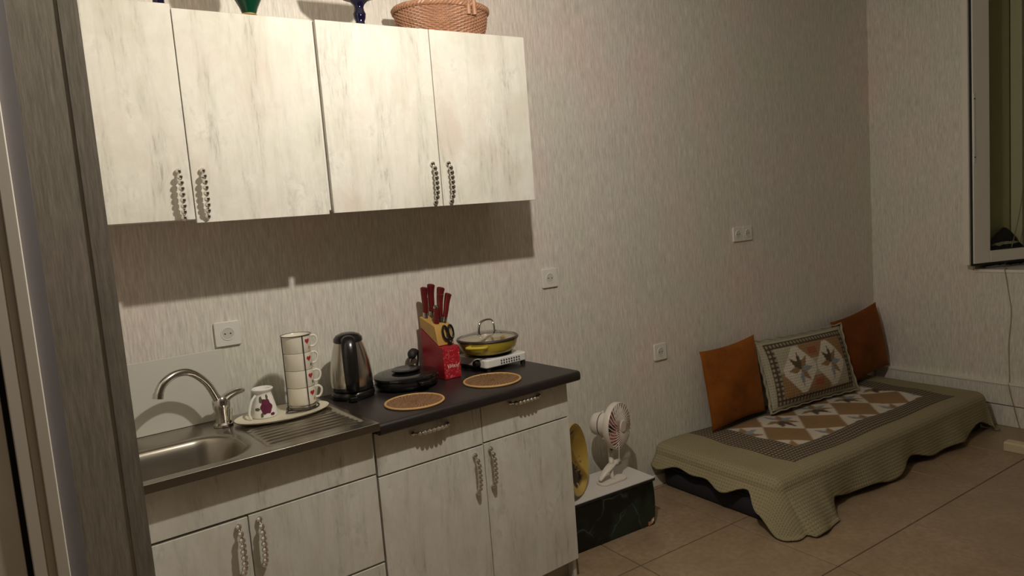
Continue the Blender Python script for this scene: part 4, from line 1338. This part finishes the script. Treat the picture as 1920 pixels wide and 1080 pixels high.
def sham_col(u, v, x, z):
    au, av = abs(u), abs(v)
    if au > 0.90 or av > 0.90:
        return (*CREAM, 1.0)
    if au > 0.77 or av > 0.72:
        return (*OLIVE, 0.0)
    # two star diamonds and tan corner diamonds
    X = u / 0.77; Y = v / 0.72
    for cx in (-0.46, 0.46):
        dx, dy = (X - cx) / 0.46, Y / 0.98
        if abs(dx) + abs(dy) < 1.12 and abs(dx) < 0.95 and abs(dy) < 0.95:
            a = math.atan2(-dy, dx)
            c = star_col(dx, dy, 0.72)
            return (*(c if c else WHITE), 1.0)
    if abs(X) < 0.32:
        return (*(RED if 0.5 < abs(Y) < 0.8 and abs(X) < 0.14 else TAN if abs(Y) > 0.35 else CREAM), 1.0)
    return (*(TAN if (X * Y) > 0 else CREAM), 1.0)
sh = cushion('patchwork_pillow', 'large patchwork pillow with two star diamonds on the daybed', M['sham'], 0.73, 0.385, 0.13, (3.590, -0.172, ZQ + 0.018), (-0.28, 0.01, -0.07), 0.035, sham_col, 90)
# cream flange around the sham
fl_pts = []
for i in range(120):
    a = i / 120 * 4
    k, f = int(a), a - int(a)
    e = 0.3675 + 0.010 + 0.004 * math.sin(i * 1.3); hh = 0.195 + 0.006 + 0.003 * math.sin(i * 1.7)
    c = [(-e + 2 * e * f, -hh), (e, -hh + 2 * hh * f), (e - 2 * e * f, hh), (-e, hh - 2 * hh * f)][k]
    bow = 0.035 * (1 - (2 * f - 1) ** 2)
    c = (c[0] * (1 - bow * (k % 2)), c[1] * (1 - bow * (1 - k % 2)))
    fl_pts.append((c[0], 0.0, c[1] + 0.195))
MB().tube(fl_pts, 0.0085, 6, closed=True, flat=0.5).build('flange', plain('cream_flange', (0.42, 0.38, 0.27), 0.9), sh)

# ------------------------------------------------------------------ WINDOW on the right wall
Fp = Vector((4.400, -0.650, 0.943))
dirS = Vector((0.93, -0.3675, 0)).normalized()
angS = math.atan2(dirS.y, dirS.x)
SW, SH = 0.62, 1.62
ws = bpy.data.objects.new('window_1', None); COL.objects.link(ws); ws.location = Fp; ws.rotation_euler = (0, 0, angS)
struct(ws, 'white window sash standing open in the recess')
FWD = 0.066
FST = 0.112
b = MB()
b.box(0, FST, 0, 0.058, 0, SH); b.box(SW - FST, SW, 0, 0.058, 0, SH)
b.box(FST, SW - FST, 0, 0.058, 0, FWD); b.box(FST, SW - FST, 0, 0.058, SH - FWD, SH)
b.build('sash_frame', M['plastictrim'], ws, 0.004)
b = MB()
b.box(-0.006, -0.0005, 0.006, 0.016, -0.004, SH); b.box(-0.006, SW, 0.006, 0.018, -0.012, -0.0005)
b.build('gasket', M['darkgap'], ws, smooth=False)
b = MB()
b.box(-0.016, -0.0065, 0.018, 0.058, -0.006, SH); b.build('rebate_lip', M['plastictrim'], ws, 0.001)
MB().box(0.002, 0.012, -0.004, 0.0, 0.57, 0.95).build('lock_strip', M['white2'], ws, 0.001)
for z in (0.60, 0.92):
    MB().tube([(0.007, -0.0035, z), (0.007, -0.006, z)], 0.0038, 10).build('screw', M['wire'], ws)
MB().box(FST - 0.004, SW - FST + 0.004, 0.024, 0.030, FWD - 0.004, SH - FWD + 0.004).build('pane', M['pane'], ws, smooth=False)
b = MB()
b.box(FST, FST + 0.006, 0.014, 0.024, FWD, SH - FWD); b.box(FST, SW - FST, 0.014, 0.024, FWD, FWD + 0.006)
b.build('glazing_bead', M['darkgap'], ws, smooth=False)
# fixed frame at the back of the recess
wf_ = bpy.data.objects.new('window_2', None); COL.objects.link(wf_); wf_.location = (XW + 0.36, 0, 0); struct(wf_, 'fixed window frame at the back of the recess')
b = MB()
b.box(0, 0.06, YB, YB + 0.06, ZA, ZB); b.box(0, 0.06, YA - 0.11, YA - 0.05, ZA, ZB)
b.box(0, 0.06, YB, YA - 0.05, ZA, ZA + 0.035); b.box(0, 0.06, YB, YA - 0.05, ZB - 0.06, ZB)
b.build('frame', M['plastictrim'], wf_, 0.004)
MB().box(0.025, 0.031, YB + 0.05, YA - 0.10, ZA + 0.03, ZB - 0.05).build('pane', M['pane'], wf_, smooth=False)
o = MB().box(XW - 0.006, XW + 0.36, YB + 0.002, YA - 0.008, ZA - 0.010, ZA + 0.008).build('trim_1', M['plastictrim'], bevel=0.003); struct(o, 'white window sill board')

# folded striped cloth on the sill behind the sash
cl = thing('striped_cloth', 'navy cloth with white stripes folded on the window sill', 'cloth', (XW + 0.200, -0.676, ZA + 0.009), -0.26)
def clothheap(z0, h, rx, ry, name, mat, seed):
    random.seed(seed)
    vs, fs = [], []
    nu_, nv_ = 40, 10
    for j in range(nv_ + 1):
        ph = PI / 2 * j / nv_
        for i in range(nu_):
            a = 2 * PI * i / nu_
            w_ = 1 + 0.08 * math.sin(3 * a + seed) + 0.05 * math.sin(7 * a + 2 * seed)
            vs.append((rx * w_ * math.cos(ph) ** 0.5 * math.cos(a), ry * math.cos(ph) ** 0.5 * math.sin(a), z0 + h * math.sin(ph) * (1 + 0.1 * math.sin(2 * a + seed))))
    for j in range(nv_):
        for i in range(nu_):
            l = (i + 1) % nu_
            fs.append((j * nu_ + i, j * nu_ + l, (j + 1) * nu_ + l, (j + 1) * nu_ + i))
    fs.append(tuple(range(nu_ - 1, -1, -1)))
    return MB().add(vs, fs).build(name, mat, cl)
def stripes():
    t = NT('navy_white_stripe')
    sp = t.n('ShaderNodeSeparateXYZ'); t.l(t.coord('Object'), sp.inputs[0])
    wv = t.math('SINE', t.math('ADD', t.math('MULTIPLY', sp.outputs[2], 95.0), t.math('MULTIPLY', t.noise(t.coord('Object'), 14, 2), 3.0)))
    t.col(t.mix(t.ramp(wv, [(0.62, 0.0), (0.75, 1.0)]), (0.012, 0.014, 0.026), (0.55, 0.53, 0.48)))
    return t.set(0.9)
M['stripes'] = stripes()
clothheap(0.0, 0.130, 0.160, 0.030, 'fold', M['stripes'], 2).location = (0, -0.006, 0)
clothheap(0.0, 0.205, 0.135, 0.020, 'fold', M['navy'], 5).location = (0.02, 0.012, 0)

# thin cable down the wall from the sill
cb_ = MB().tube(smoothpath([(XW + 0.30, -0.745, 1.46), (XW + 0.27, -0.738, 1.25), (XW + 0.20, -0.722, 1.03), (XW + 0.12, -0.712, ZA + 0.012), (XW + 0.05, -0.752, ZA + 0.0108), (XW - 0.0085, -0.765, ZA + 0.010), (XW - 0.0105, -0.772, 0.86), (XW - 0.004, -0.778, 0.80), (XW - 0.004, -0.795, 0.66), (XW - 0.004, -0.782, 0.48), (XW - 0.005, -0.785, 0.28), (XW - 0.027, -0.790, 0.24), (XW - 0.028, -0.820, 0.10), (XW - 0.022, -0.84, 0.006)], 8), 0.0024, 6)
o = cb_.build('thin_cable', M['cable'], None); tag(o, 'thin pale cable hanging down the wall below the window', 'cable')

# pale wooden thing at the right edge, on the floor
pw = thing('wooden_rail', 'cream wooden rail lying on the floor by the daybed corner', 'rail', (4.070, -0.925, 0), 0)
MB().prism([(0.0, 0.0), (0.0, 0.040), (0.008, 0.048), (0.060, 0.048), (0.066, 0.0)], -0.75, 0.0, 'y').build('bar', M['creamwood'], pw, 0.003)
MB().box(0.008, 0.060, -0.02, 0.0015, 0.006, 0.042).build('end_cap', M['creamwood'], pw, 0.002)
